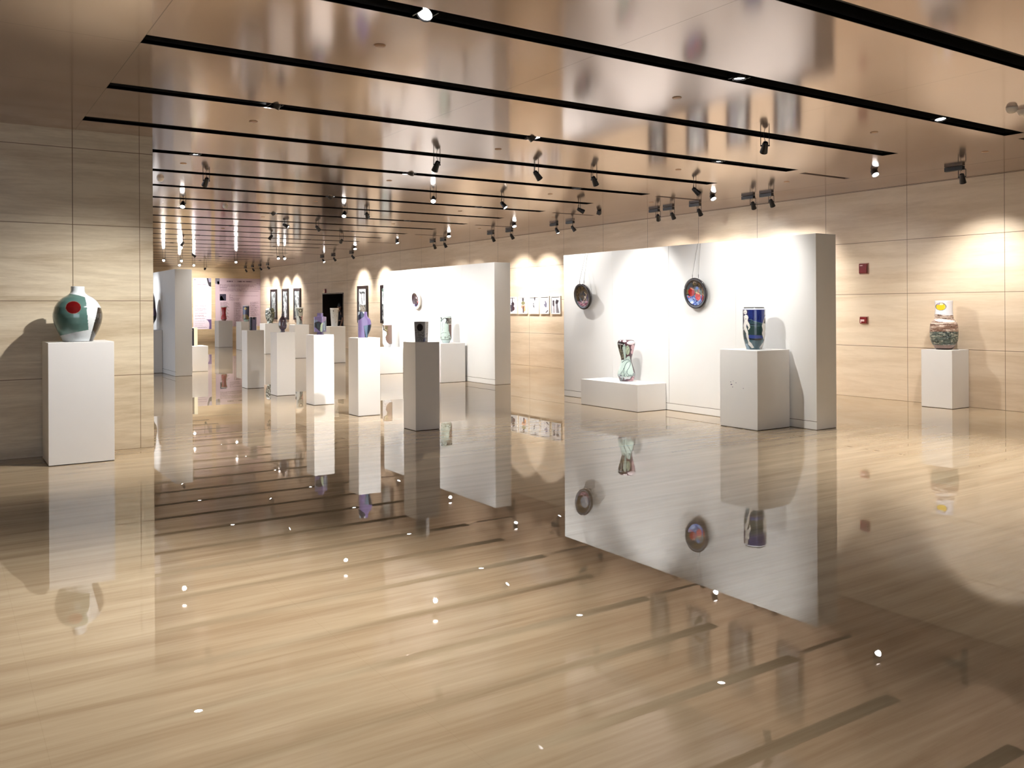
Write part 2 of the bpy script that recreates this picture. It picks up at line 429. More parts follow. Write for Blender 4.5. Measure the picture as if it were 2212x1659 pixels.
def track_head(x, y, zc, target, label, power=0, angle=38, lit=True, kind='slot', col=WARM, blend=0.7, group='black track spotlights in the ceiling slots', lens=None):
    """yoke, lamp head and lens; the head swings about its yoke"""
    root = empty('track_spotlight', (x, y, CEIL))
    tag(root, label, 'spotlight', group)
    d = (Vector(target) - Vector((x, y, zc))).normalized()
    hz = Vector((d.x, d.y, 0)); hz = hz.normalized() if hz.length > 1e-4 else Vector((1, 0, 0))
    side = Vector((-hz.y, hz.x, 0))
    c = Vector((0, 0, zc - CEIL))
    back = c - d * 0.055; front = c + d * 0.07
    piv = c - d * 0.015
    topz = 0.055 if kind == 'slot' else -0.052
    yk = MB(); w = 0.046
    for sg in (-1, 1):
        yk.box(-0.004, 0.004, -0.002, 0.002, 0, 0)   # placeholder corner keeps origin
    yk = MB()
    for sg in (-1, 1):
        a = piv + side * (w * sg); yk.tube([a, Vector((a.x, a.y, topz))], 0.0045, 6)
        yk.tube([a - side * (0.012 * sg), a + side * (0.004 * sg)], 0.009, 8)
    a, b = piv + side * w, piv - side * w
    yk.tube([Vector((a.x, a.y, topz)), Vector((b.x, b.y, topz))], 0.0055, 6)
    yk.tube([Vector(((a.x+b.x)/2, (a.y+b.y)/2, topz)), Vector(((a.x+b.x)/2, (a.y+b.y)/2, topz+0.03))], 0.009, 8)
    yk.tube([Vector((a.x*.5+b.x*.5, a.y*.5+b.y*.5, topz)), Vector((a.x*.5+b.x*.5, a.y*.5+b.y*.5, topz)) + side*0.02 + Vector((0, 0, -0.03)), back], 0.003, 5)
    yk.build('yoke', M_BLACK, root, True)
    hd = MB()
    M = Matrix.Translation(c) @ d.to_track_quat('Z', 'Y').to_matrix().to_4x4()
    hd.lathe([(0.012, -0.062), (0.026, -0.058), (0.031, -0.04), (0.036, 0.01), (0.043, 0.07), (0.043, 0.074), (0.039, 0.074), (0.036, 0.058), (0.0001, 0.056)], 24, cap0=True)
    hd.xf(M); hd.build('lamp_head', M_BLACK, root, True)
    ln = MB(); ln.lathe([(0.036, 0.064), (0.0001, 0.066)], 24); ln.xf(M)
    ln.build('lens', lens or (M_LENS if lit else M_BLACK), root)
    ad = MB()
    if kind == 'slot':
        ad.box(-0.03, 0.17, -0.016, 0.016, 0.075, 0.105)
    else:
        ad.box(-0.03, 0.03, -0.02, 0.235, -0.058, -0.004)
    ad.build('adapter', M_BLACK, root, bevel=0.003)
    if lit and power:
        spot(root, Vector((x, y, CEIL)) + c + d * 0.085, target, power, angle, blend, col)
    return root

def downlight(n, x, label, target=None, power=60, angle=95, blend=1.0, col=WARM, lens=None, big=False):
    y = slot_mid(n); z = CEIL + 0.02
    root = empty('recessed_downlight', (x, y, CEIL))
    tag(root, label, 'downlight', 'recessed downlights in the black ceiling slots')
    target = Vector(target) if target else Vector((x, y, 0))
    c = Vector((0, 0, 0.012)); d = (target - Vector((x, y, CEIL + 0.012))).normalized()
    M = Matrix.Translation(c) @ d.to_track_quat('Z', 'Y').to_matrix().to_4x4()
    b = MB(); b.lathe([(0.03, -0.06), (0.045, -0.05), (0.056, 0.02), (0.053, 0.02), (0.05, 0.0), (0.0001, -0.002)], 24, cap0=True); b.xf(M)
    b.build('housing', M_BLACK, root, True)
    l = MB(); l.lathe([(0.05, 0.006), (0.0001, 0.008)], 24); l.xf(M); l.build('lens', lens or M_LENS, root)
    for gx in (-0.056, 0.056):
        g = MB(); g.box(gx-0.004, gx+0.004, -0.07, 0.07, 0.0, 0.09); g.build('bracket', M_BLACK, root)
    if power: spot(root, Vector((x, y, CEIL)) + c + d * 0.03, target, power, angle, blend, col)
    return root

ORD = ['first', 'second', 'third', 'fourth', 'fifth', 'sixth', 'seventh', 'eighth', 'ninth', 'tenth', 'eleventh', 'twelfth',
       'thirteenth', 'fourteenth', 'fifteenth', 'sixteenth', 'seventeenth', 'eighteenth', 'nineteenth', 'twentieth', 'twenty-first', 'twenty-second', 'twenty-third', 'twenty-fourth']
def slotname(n): return '%s ceiling slot' % ORD[n+1] if n >= -1 else '%s slot behind the viewer' % ORD[-n-2]

# recessed downlights: every second slot, three across
DL = {(2, 0): dict(target=(1.2, 9.5, 0.75), power=330, angle=58, blend=0.9),
      (0, 0): dict(target=(0.1, 3.5, 0), power=540, angle=84),
      (0, 2): dict(target=(8.1, 4.3, 0), power=480, angle=76),
      (2, 1): dict(target=(8.5, 7.5, 1.1), power=220, angle=44, blend=0.8),
      (4, 1): dict(target=(5.1, 13.0, 0.7), power=330, angle=44, blend=0.8),
      (6, 1): dict(target=(8.75, 15.4, 1.0), power=500, angle=40, blend=0.8),
      (8, 1): dict(target=(8.75, 18.2, 1.1), power=450, angle=40, blend=0.8)}
for n in range(-6, 23, 2):
    for k, x in enumerate((2.6, 5.5, 8.43)):
        if n >= 10 and k == 0: continue
        d = DL.get((n, k), dict(power=(14, 20, 20)[k] if n <= 0 else 70 if (k == 2 and n >= 2) else 150))
        downlight(n, x, 'recessed round downlight in the %s, %s of its row' % (slotname(n), ('leftmost', 'middle one', 'rightmost')[k]), **d)

# adjustable heads hanging from the slots: slot, x, z, target, power, cone
TH = [(1, 7.561, 3.244, (8.8, 8.1, 1.3), 130, 50, True, 'nearest hanging head, before the large partition'),
      (3, 5.101, 3.242, (4.95, 11.3, 0.75), 420, 42, True, 'leftmost head, above the grey pedestal'),
      (3, 6.605, 3.249, (8.75, 9.5, 0.9), 150, 46, True, 'tilted right, second on its slot'),
      (3, 7.574, 3.247, (8.8, 9.8, 1.5), 130, 46, True, 'third on its slot, nearly upright'),
      (3, 9.521, 3.241, (12.3, 8.2, 0.6), 160, 60, True, 'lens lit, right tip of the slot'),
      (5, 3.095, 3.266, (2.6, 15.5, 0.2), 120, 60, True, 'unlit-looking, near the left wall corner'),
      (5, 6.656, 3.250, (4.95, 9.35, 0.4), 420, 40, True, 'lens lit, middle of its slot'),
      (5, 7.996, 3.242, (8.8, 11.2, 1.5), 130, 42, True, 'lens lit, nearest the dark plate'),
      (5, 9.647, 3.242, (12.6, 11.3, 1.7), 260, 46, True, 'bright lens, right tip of the slot'),
      (7, 3.456, 3.277, (2.4, 12.6, 0.1), 130, 60, True, 'lit, lower left beside the wall corner'),
      (7, 6.367, 3.272, (5.0, 13.2, 0.5), 200, 42, True, 'bright lens, left of a pair'),
      (7, 6.827, 3.276, (8.9, 18.4, 1.3), 420, 40, True, 'dark, right of a pair'),
      (9, 6.248, 3.291, (8.9, 16.9, 1.7), 380, 42, True, 'tilted right with lens just showing'),
      (9, 6.972, 3.270, (8.9, 19.2, 1.4), 200, 46, True, 'dark head tilted right'),
      (11, 6.890, 3.277, (5.1, 21.7, 0.8), 420, 34, True, 'dark head above the diagonal pedestal row'),
      (11, 8.75, 3.25, (9.2, 25.3, 1.2), 160, 40, True, 'short dark head hanging straight down'),
      (13, 5.45, 3.25, (4.4, 24.5, 1.5), 180, 50, True, 'dark head above the left partition'),
      (15, 6.44, 3.27, (9.2, 28.5, 1.1), 140, 46, True, 'small dark head under a bright glow'),
      (17, 6.2, 3.25, (4.4, 25.5, 0.6), 150, 60, True, 'far glowing lamp, leftmost'),
      (17, 6.75, 3.25, (6.0, 24.5, 0.0), 150, 60, True, 'far glowing lamp, beside the leftmost'),
      (19, 7.35, 3.25, (6.0, 27, 0.0), 150, 60, True, 'far glowing lamp, left of its pair'),
      (19, 7.85, 3.25, (7.0, 26.5, 0.0), 150, 60, True, 'far glowing lamp, right of its pair'),
      (17, 8.55, 3.25, (7.6, 24.5, 0.2), 150, 60, True, 'far glowing lamp above the posters'),
      (15, 9.05, 3.25, (8.2, 23.0, 0.2), 150, 60, True, 'far glowing lamp, left and larger of a pair'),
      (15, 9.25, 3.25, (9.0, 23.5, 0.8), 110, 50, True, 'smaller lamp right of a larger glow'),
      (21, 9.0, 3.25, (9.7, 40.6, 2.0), 900, 34, True, 'dark head before the pink poster')]
TH += [(11, 2.9, 3.25, (4.37, 22.6, 1.5), 260, 30, True, 'unseen, added to light the left partition')]  # unseen head, put in to throw cool light on the left partition
for n, x, z, t, p, a, lit, txt in TH:
    if n >= 15: z = 3.13
    track_head(x, slot_mid(n), z, t, 'black spotlight on the %s, %s' % (slotname(n), txt), p, a, lit, col=COOL if x == 2.9 else WARM)

# heads on black boxes along the groove by the right wall
GH = [(6.418, 'alone, nearest the viewer', 150, (12.5, 6.7, 1.4), 76),
      (9.622, 'right of the pair above the blue vase', 130, (12.6, 9.9, 1.7), 72),
      (10.01, 'left of the pair above the blue vase', 130, (12.6, 10.5, 1.7), 72),
      (11.251, 'right one of the three', 130, (12.6, 11.4, 1.7), 70),
      (11.94, 'middle one of the three', 130, (12.6, 12.2, 1.7), 70),
      (12.334, 'left one of the three', 130, (12.6, 13.2, 1.7), 70),
      (15.003, 'lens lit, right of the lit pair', 96, (12.6, 14.2, 1.2), 72),
      (15.599, 'lens lit, left of the lit pair', 96, (12.2, 14.6, 0.8), 72),
      (17.421, 'right of the pair above small prints', 215, (12.6, 17.55, 1.75), 66),
      (18.267, 'left of the pair above small prints', 215, (12.6, 18.7, 1.75), 66),
      (20.722, 'right of the pair above the smaller partition', 88, (12.6, 20.9, 1.6), 72),
      (21.319, 'left of the pair above the smaller partition', 88, (12.6, 22.0, 1.6), 72),
      (27.031, 'above the right tall scroll, head dark', 210, (12.6, 26.9, 1.9), 66),
      (28.632, 'above the left scroll near the doorway', 210, (12.6, 28.75, 1.9), 66),
      (29.68, 'lens lit, close to the doorway', 48, (12.3, 28.0, 0.8), 72),
      (35.9, 'over the third small far scroll, lens lit', 240, (12.6, 35.6, 1.9), 66),
      (36.951, 'over the second small far scroll', 240, (12.6, 36.9, 1.9), 66),
      (38.0, 'over the first small far scroll', 240, (12.6, 38.5, 1.9), 66),
      (39.059, 'farthest of all, by the wall corner', 150, (12.6, 39.9, 1.8), 66)]
for y, txt, p, t, a in GH:
    track_head(GROOVE, y, 3.205, t, 'boxed black spotlight by the right wall, ' + txt, p, a, True, 'groove',
               group='black spotlights along the groove by the right wall')

# small adjustable box lamps on the ceiling strip beside the short slots
for k, (x, y, lit, t, p) in enumerate([(10.791, 7.261, True, (9.9, 5.2, 0), 90), (10.861, 10.334, True, (10.4, 8.0, 0), 150), (10.696, 13.149, False, (11.5, 15, 0), 0),
                             (10.71, 16.155, True, (10.4, 14.2, 0), 130), (10.774, 19.249, True, (10.3, 17.2, 0), 110), (10.631, 21.92, True, (11.4, 20.6, 0.0), 90), (10.593, 24.768, True, (10.2, 22.6, 0), 90)]):
    root = empty('ceiling_gimbal_lamp', (x, y, CEIL))
    tag(root, ('%s black gimbal lamp under the ceiling strip near the wall, %s from the front' % ('lit' if lit else 'unlit', ORD[k])), 'ceiling lamp', 'gimbal lamps on the ceiling strip')
    d = (Vector(t) - Vector((x, y, CEIL-0.05))).normalized()
    M = Matrix.Translation((0, 0, -0.045)) @ d.to_track_quat('Z', 'Y').to_matrix().to_4x4()
    b = MB(); b.lathe([(0.03, -0.05), (0.045, -0.045), (0.05, 0.035), (0.045, 0.036), (0.042, 0.02), (0.0001, 0.018)], 4 if not lit else 20, cap0=True); b.xf(M); b.build('housing', M_BLACK, root)
    l = MB(); l.lathe([(0.041, 0.026), (0.0001, 0.028)], 20); l.xf(M); l.build('lens', M_LENS if lit else M_BLACK, root)
    s = MB(); s.tube([(0, 0, -0.03), (0, 0, 0)], 0.012); s.build('stem', M_BLACK, root)
    if p: spot(root, Vector((x, y, CEIL-0.045)) + d*0.05, t, p*1.3, 84, 1.0)

# flush covers and detectors on the ceiling
first = None
for k in range(6):
    for i, x in enumerate((2.63, 5.53, 8.45, 10.69)):
        if (k >= 4 and i == 0): continue
        y = 5.69 + 2.985 * k
        lab = 'small round flush cap on the ceiling, %s row from the front, %s across' % (ORD[k], ORD[i])
        if first is None:
            c = MB(); c.lathe([(0.0001, -0.006), (0.036, -0.006), (0.042, -0.002), (0.042, 0.0)], 28)
            first = c.build('sprinkler_cover', M_COVER, None, True); o = first
        else:
            o = first.copy(); COL.objects.link(o)
        o.location = (x, y, CEIL); tag(o, lab, 'ceiling cap', 'flush caps on the ceiling')
det = None
for x, y, lab in ((2.64, 13.11, 'round white smoke detector on the ceiling beside the left wall corner'),
                  (4.357, 16.079, 'small pale detector on the ceiling farther in, above the far lamps'),
                  (8.52, 4.28, 'pale dome detector on the ceiling at the right edge, left of two'),
                  (8.713, 4.273, 'pale dome detector on the ceiling at the right edge, right of two')):
    if det is None:
        det = empty('smoke_detector', (0, 0, 0))
        c = MB(); c.lathe([(0.05, 0.0), (0.052, -0.012), (0.046, -0.02)], 28, cap0=False); c.build('base', M_WHITE, det, True)
        c = MB(); c.lathe([(0.046, -0.02), (0.042, -0.036), (0.026, -0.05), (0.0001, -0.052)], 28); c.build('sensor_dome', M_WHITE, det, True)
        o = det
    else: o = copy_tree(det)
    o.location = (x, y, CEIL); tag(o, lab, 'smoke detector')

# ------------------------------------------------------------------ pedestals and partitions
def pedestal(x0, x1, y0, y1, h, label, marks=False, name='pedestal', group=None):
    cx, cyy = (x0+x1)/2, (y0+y1)/2
    root = empty(name, (cx, cyy, 0)); tag(root, label, 'pedestal', group)
    b = MB(); hx, hy = (x1-x0)/2, (y1-y0)/2
    b.box(-hx, hx, -hy, hy, 0.006, h); b.build('body', M_PED, root, bevel=0.003)
    g = MB(); g.box(-hx+0.006, hx-0.006, -hy+0.006, hy-0.006, 0, 0.007); g.build('base', M_GAP, root)
    if marks:
        s = MB()
        for (dy, z, a, c2) in marks:
            pts = [(-hx-0.001, dy + a*math.cos(t)*1.0, z + c2*math.sin(t)) for t in [2*PI*i/10 for i in range(10)]]
            s.add(pts, [tuple(range(10))])
        s.build('ink_marks', plain('ink', rgb(70, 62, 100), 0.6), root)
    return root
G1 = 'slim white pedestals in the diagonal row'
pedestal(0.865, 1.446, 9.372, 9.955, 1.181, 'large white pedestal against the left stone wall, under the round green vase')
pedestal(4.824, 5.155, 9.46, 9.79, 1.078, 'grey-shaded slim pedestal nearest the viewer, under the square crackle vase', group=G1)
pedestal(4.828, 5.16, 11.20, 11.54, 1.085, 'slim brightly lit pedestal, second in the diagonal row, under the purple half-bottle vase', group=G1)
pedestal(4.82, 5.15, 12.88, 13.22, 1.088, 'slim brightly lit pedestal, third in the diagonal row, under the square blue-green vase', group=G1)
pedestal(4.82, 5.145, 14.64, 14.98, 1.09, 'slim beige-lit pedestal, fourth in the diagonal row, under the dark plum bottle', group=G1)
pedestal(4.81, 5.13, 16.32, 16.67, 1.09, 'slim pedestal farthest in the diagonal row, under the small grey block vase', group=G1)
G2 = 'wide white pedestals in the far row'
pedestal(8.94, 9.50, 28.33, 28.9, 1.008, 'wide pedestal in the far row under the mottled stone-like vase', group=G2)
pedestal(8.90, 9.345, 25.36, 25.87, 1.008, 'wide pedestal in the far row under the tapered vase with a drawn figure', group=G2)
pedestal(8.88, 9.33, 22.5, 23.05, 1.0, 'wide pedestal in front of the dark doorway, under the plain white tapered vase', group=G2)
pedestal(9.03, 9.565, 34.37, 34.95, 1.033, 'far white pedestal under the red waisted vase', group=G2)
pedestal(9.085, 9.60, 31.55, 32.2, 1.027, 'far white pedestal under the blue vase with a yellow moon', group=G2)
pedestal(11.1, 11.72, 38.3, 38.85, 0.80, 'farthest low pedestal, mostly hidden, under the small black-framed picture', group=G2)
pedestal(4.745, 5.388, 21.46, 22.1, 0.607, 'low bright box right of the left partition, under the black and cream slab')
pedestal(3.85, 4.365, 21.55, 22.1, 1.005, 'grey pedestal in front of the blue-lit left partition, cut off by the stone wall')
pedestal(8.19, 8.775, 7.09, 7.69, 0.96, 'largest white pedestal with ink spots, under the blue vase before the big partition',
         marks=[(-0.075+0.11, 0.555, 0.006, 0.004), (-0.03+0.11, 0.575, 0.005, 0.003), (0.0+0.11, 0.53, 0.014, 0.006), (-0.02+0.11, 0.50, 0.006, 0.005), (-0.13+0.05, 0.495, 0.004, 0.006), (0.03+0.09, 0.56, 0.008, 0.004)])
pedestal(8.255, 8.80, 9.31, 10.61, 0.389, 'long low white plinth against the big partition, under the waisted figure vase')
pedestal(12.14, 12.58, 6.95, 7.42, 0.846, 'white pedestal against the right stone wall, under the yellow-dotted vase')
pedestal(8.32, 8.88, 15.21, 15.76, 0.781, 'white pedestal against the smaller partition, right one, under the pale green figure vase')
pedestal(8.32, 8.88, 18.04, 18.6, 0.591, 'white pedestal against the smaller partition, left one, under the brown and white vase')

def partition(x0, x1, y0, y1, h, npan, label):
    root = empty('display_partition', ((x0+x1)/2, (y0+y1)/2, 0)); tag(root, label, 'partition', 'white display partitions')
    hx = (x1-x0)/2; hy = (y1-y0)/2
    g = MB(); g.box(-hx+0.004, hx-0.004, -hy+0.004, hy-0.004, 0, h-0.02); g.build('core', M_CORE, root)
    p = MB(); p.box(-hx, hx, -hy, hy, 0.006, 0.098); p.build('plinth', M_PART, root, bevel=0.002)
    w = 2*hy/npan
    for i in range(npan):
        b = MB(); a = -hy+i*w + ((0.004 if i*2 == npan else 0.0012) if i else 0); e = -hy+(i+1)*w - (0.0012 if i < npan-1 else 0)
        b.box(-hx, hx, a, e, 0.105, h); b.build('panel', M_PART, root, bevel=0.0015)
    e = MB(); e.box(-hx+0.012, hx-0.001, -hy-0.0015, -hy+0.008, 0.09, 0.115); e.build('end_strip', M_PART, root)
    return root
partition(8.8085, 9.186, 6.72, 11.78, 2.372, 4, 'large white partition with two dark hanging plates and the blue vase before it')
partition(8.945, 9.309, 14.19, 19.21, 2.372, 4, 'smaller white partition farther back, with the small pale-rimmed plate')
partition(4.371, 4.737, 20.25, 25.3, 2.39, 4, 'left partition with blue-lit face and brown-grey end, beside the stone wall corner')

# ------------------------------------------------------------------ vases
def cam_right(x, y):
    d = Vector((x, y, 0)).normalized(); return Vector((d.y, -d.x, 0))
def vase(x, y, z0, bbox, w, h, prof, layers, label, parts=None, sq=None, rot=0.0, mat=None, seg=112, rings=110, rough_amp=0.0, cat='vase', scale_x=None):
    """prof = [(row, halfwidth)] in drawing units; bbox=(x0,x1,y0,y1) of the drawing; w,h metres"""
    root = empty('vase', (x, y, z0)); tag(root, label, cat)
    bx0, bx1, by0, by1 = bbox; k = h / (by1-by0); kx = w / (bx1-bx0)
    rows = [p[0] for p in prof]; hw = [p[1]*kx for p in prof]
    parts = parts or [('body', by0, by1)]
    R = cam_right(x, y); cxx = (bx0+bx1)/2
    for pi, (nm, r0, r1) in enumerate(parts):
        n = max(4, int(rings*(r1-r0)/(by1-by0)))
        rr = np.linspace(r0, r1, n)
        # keep profile corners sharp
        rr = np.unique(np.concatenate([rr, [q for q in rows if r0 <= q <= r1]]))
        sg = 0.0 if sq else 0.014*(by1-by0)
        offs = [-2, -1.5, -1, -0.5, 0, 0.5, 1, 1.5, 2] if sg else [0]; wt = [math.exp(-o*o/2) for o in offs]
        pr = [(float(sum(w_*np.interp(q+o*sg, rows, hw) for o, w_ in zip(offs, wt))/sum(wt)), (by1-q)*k) for q in rr]
        b = MB()
        if pi == 0:      # open mouth: wall thickness and inside
            r_top = pr[0][0]; t = min(0.012, r_top*0.3)
            pr = [(0.0005, pr[0][1]-0.12*h), (r_top*0.6, pr[0][1]-0.11*h), (r_top-t, pr[0][1]-0.03), (r_top-t, pr[0][1]-0.002), (r_top-t*0.5, pr[0][1]+0.002)] + pr
        last = pi == len(parts)-1
        b.lathe(pr[::-1], seg, sq=sq, rot=rot, cap0=last)
        V = np.array(b.v)
        if rough_amp:
            th = np.arctan2(V[:, 1], V[:, 0]); rad = np.hypot(V[:, 0], V[:, 1])
            nse = fbm(th*6+50, V[:, 2]*38, 3)-0.5
            msk = (V[:, 2] < h*0.72) & (V[:, 2] > 0.02)
            f = 1+np.where(msk, nse*rough_amp, 0); V[:, 0] *= f; V[:, 1] *= f
            b.v = [tuple(v) for v in V]
        px = cxx + (V[:, 0]*R.x+V[:, 1]*R.y)/kx; py = by1-V[:, 2]/k
        o = b.build(nm, M_GLAZE if nm == 'neck' else (mat or M_GLAZE), root, True)
        set_paint(o, paint_layers(px, py, layers))
        if sq:
            o.data.polygons.foreach_set('use_smooth', [True]*len(o.data.polygons))
    return root

GREEN = (84, 116, 110)
vase(1.155, 9.64, 1.183, (415, 1088, 393, 1218), 0.449, 0.546,
     [(393, 96), (400, 93), (470, 96), (500, 108), (530, 150), (560, 205), (620, 266), (700, 312), (800, 336), (860, 336), (950, 320), (1050, 284), (1120, 250), (1180, 218), (1218, 206)],
     [('base', (226, 232, 234)), ('poly', [(655, 503), (760, 525), (848, 556), (866, 650), (893, 1043), (700, 1080), (495, 1132), (380, 1132), (380, 503)], GREEN),
      ('ell', 693, 708, 103, 95, (150, 110, 100)), ('ell', 693, 708, 98, 90, (96, 13, 15)),
      ('poly', [(1018, 708), (1050, 712), (1100, 740), (1110, 900), (1050, 1080), (960, 1225), (900, 1225), (950, 1010), (990, 860)], (28, 27, 28)), ('band', 1212, 1222, (90, 95, 98))],
     'round green and white vase with a red disc and black patch, on the left pedestal', [('neck', 393, 500), ('body', 500, 1218)], seg=260, rings=200)

a = math.atan2(-0.69, -0.724)
vase(4.99, 9.62, 1.08, (1190, 1705, 545, 1228), 0.187*0.80, 0.247,
     [(545, 255), (1228, 222)],
     [('base', (235, 234, 236)), ('poly', [(900, 500), (1620, 500), (1590, 1300), (900, 1300)], (150, 153, 158)),
      ('line', [(1100, 840), (1250, 830), (1330, 880), (1330, 1040)], 7, (80, 82, 88)), ('line', [(1200, 910), (1330, 900)], 6, (80, 82, 88)),
      ('line', [(1330, 1000), (1430, 985), (1520, 1030), (1570, 990)], 7, (80, 82, 88)), ('line', [(1270, 1090), (1400, 1070), (1520, 1120)], 6, (84, 88, 92)),
      ('line', [(1380, 1080), (1390, 1000)], 6, (84, 88, 92)), ('line', [(1320, 1200), (1370, 1120), (1440, 1130), (1470, 1230)], 6, (84, 88, 92)), ('line', [(1440, 880), (1500, 950), (1560, 870)], 6, (84, 86, 92)),
      ('noise', 1590, 1900, 545, 1228, 24, 30, 0.68, (150, 150, 155), 5),
      ('ell', 1385, 740, 128, 126, (24, 25, 38)),
      ('poly', [(1590, 1090), (1665, 1085), (1650, 1240), (1520, 1240), (1545, 1130)], (78, 78, 118))],
     'square grey crackle vase with a black disc, on the nearest slim pedestal', sq=14, rot=a, seg=240, rings=150)

# half-bottle slab vase (outline extruded)
def slab_vase():
    x, y, z0 = 5.0, 11.37, 1.085
    root = empty('vase', (x, y, z0)); tag(root, 'purple vase with half-bottle outline and navy patches, on the second slim pedestal', 'vase')
    L = [(1700, 1730), (1692, 1600), (1690, 1200), (1688, 855), (1700, 850), (2000, 850), (2006, 870), (2012, 980), (2040, 1045), (2095, 1090), (2130, 1160), (2145, 1250), (2145, 1340), (2115, 1470), (2065, 1590), (2035, 1660), (2030, 1730)]
    k = 0.362/880.0; R = cam_right(x, y); Fd = Vector((-R.y, R.x, 0)); cx0 = 1915
    nx = 140; nz = 170; V = []; F = []; P = []
    zs = np.linspace(850, 1730, nz)
    def edges(r):
        xs = []
        n = len(L)
        for i in range(n):
            (x1, y1), (x2, y2) = L[i], L[(i+1) % n]
            if (y1 <= r < y2) or (y2 <= r < y1): xs.append(x1+(r-y1)*(x2-x1)/(y2-y1))
        return min(xs), max(xs)
    for r in zs:
        l, q = edges(min(max(r, 851), 1729))
        for i in range(nx):
            t = 2*PI*i/nx; c, s = math.cos(t), math.sin(t); e = 3.2
            g = (abs(c)**e+abs(s)**e)**(-1/e)
            u = (l+q)/2+c*g*(q-l)/2; v = s*g*0.052
            p = R*((u-cx0)*k)+Fd*v; V.append((p.x, p.y, (1730-r)*k)); P.append((u, r))
    for j in range(nz-1):
        for i in range(nx):
            F.append((j*nx+i, (j+1)*nx+i, (j+1)*nx+(i+1) % nx, j*nx+(i+1) % nx))
    F.append(tuple(range(nx))); F.append(tuple((nz-1)*nx+i for i in range(nx))[::-1])
    b = MB(); b.add(V, F); o = b.build('body', M_GLAZE, root, True); P = np.array(P)
    set_paint(o, paint_layers(P[:, 0], P[:, 1], [('base', (114, 98, 142)), ('poly', [(1680, 840), (1915, 840), (1900, 1000), (1880, 1030), (1690, 1160), (1680, 1160)], (20, 30, 55)),
        ('poly', [(1680, 840), (1770, 840), (1750, 930), (1680, 1000)], (165, 175, 185)), ('poly', [(1850, 840), (1915, 840), (1905, 920), (1870, 890)], (190, 195, 205)),
        ('poly', [(1890, 1330), (2150, 1280), (2150, 1350), (2030, 1740), (1930, 1740)], (26, 36, 52)), ('poly', [(1895, 1335), (2030, 1300), (2000, 1740), (1970, 1740)], (78, 100, 122))]))
    o.data.shade_auto_smooth(angle=0.6) if hasattr(o.data, 'shade_auto_smooth') else None
slab_vase()

vase(4.99, 13.05, 1.088, (1230, 1648, 565, 1305), 0.189*0.80, 0.334,
     [(565, 104), (575, 100), (640, 96), (680, 118), (690, 206), (1212, 206), (1224, 96), (1240, 100), (1305, 122)],
     [('base', (104, 92, 130)), ('poly', [(1100, 800), (1300, 790), (1350, 830), (1240, 900), (1100, 900)], (110, 118, 140)),
      ('poly', [(1100, 930), (1290, 862), (1380, 848), (1470, 885), (1520, 900), (1445, 1030), (1430, 1200), (1235, 1060), (1100, 1000)], (20, 30, 48)),
      ('poly', [(1290, 930), (1370, 900), (1390, 1080), (1340, 1100)], (42, 60, 66)),
      ('poly', [(1500, 910), (1560, 890), (1530, 1000), (1525, 1212), (1450, 1212), (1430, 1120), (1455, 980)], (160, 176, 148)),
      ('poly', [(1560, 890), (1700, 790), (1700, 1100), (1620, 1205), (1520, 1212), (1540, 1000)], (72, 86, 104)), ('line', [(1600, 900), (1610, 1150)], 14, (150, 170, 190)), ('line', [(1545, 900), (1540, 700)], 7, (150, 145, 175))],
     'square purple vase with navy and pale green leaf shapes, on the third slim pedestal', [('neck', 565, 684), ('body', 684, 1220), ('foot', 1220, 1305)], sq=10, rot=a-0.05, seg=128)

vase(4.98, 14.8, 1.09, (18, 300, 605, 1215), 0.145, 0.314,
     [(605, 46), (615, 38), (680, 44), (710, 58), (745, 88), (800, 118), (880, 137), (1000, 140), (1070, 124), (1120, 92), (1145, 64), (1160, 62), (1180, 70), (1215, 72)],
     [('base', (66, 50, 62)), ('poly', [(-20, 920), (60, 920), (110, 980), (50, 1050), (-20, 1040)], (104, 100, 82)), ('noise', 0, 300, 1000, 1140, 60, 40, 0.5, (84, 72, 98), 4)],
     'dark plum bottle vase with thin neck, on the fourth slim pedestal', [('neck', 605, 710), ('body', 710, 1145), ('foot', 1145, 1215)])

vase(4.97, 16.5, 1.09, (570, 885, 705, 1150), 0.176*0.74, 0.246,
     [(705, 157), (1150, 150)],
     [('base', (116, 110, 138)), ('poly', [(300, 600), (700, 600), (705, 1300), (300, 1300)], (44, 41, 52)),
      ('poly', [(640, 690), (830, 690), (825, 790), (760, 775), (720, 740), (650, 770)], (52, 52, 60)), ('poly', [(700, 690), (750, 690), (725, 740)], (190, 190, 200)), ('ell', 590, 1070, 28, 35, (84, 86, 80))],
     'small grey-violet block vase, on the farthest slim pedestal', sq=14, rot=a+0.62, seg=128)

vase(9.19, 28.6, 1.008, (1165, 1480, 370, 910), 0.308, 0.52,
     [(370, 62), (385, 95), (420, 130), (480, 152), (600, 158), (700, 146), (780, 124), (850, 100), (910, 84)],
     [('base', (128, 134, 122)), ('noise', 0, 3000, 300, 1000, 42, 55, 0.52, (62, 66, 58), 1), ('noise', 0, 3000, 300, 1000, 34, 48, 0.60, (205, 212, 208), 9), ('noise', 0, 3000, 300, 1000, 30, 40, 0.66, (30, 32, 34), 17),
      ('noise', 1380, 3000, 300, 1000, 60, 60, 0.52, (100, 100, 62), 23), ('poly', [(1150, 430), (1200, 380), (1310, 380), (1300, 440), (1210, 460)], (220, 226, 226)), ('poly', [(1200, 850), (1300, 840), (1270, 920), (1200, 920)], (210, 222, 216))],
     'mottled green, black and white barrel vase, on the far row pedestal by the corner', mat=M_ROUGHGLAZE)
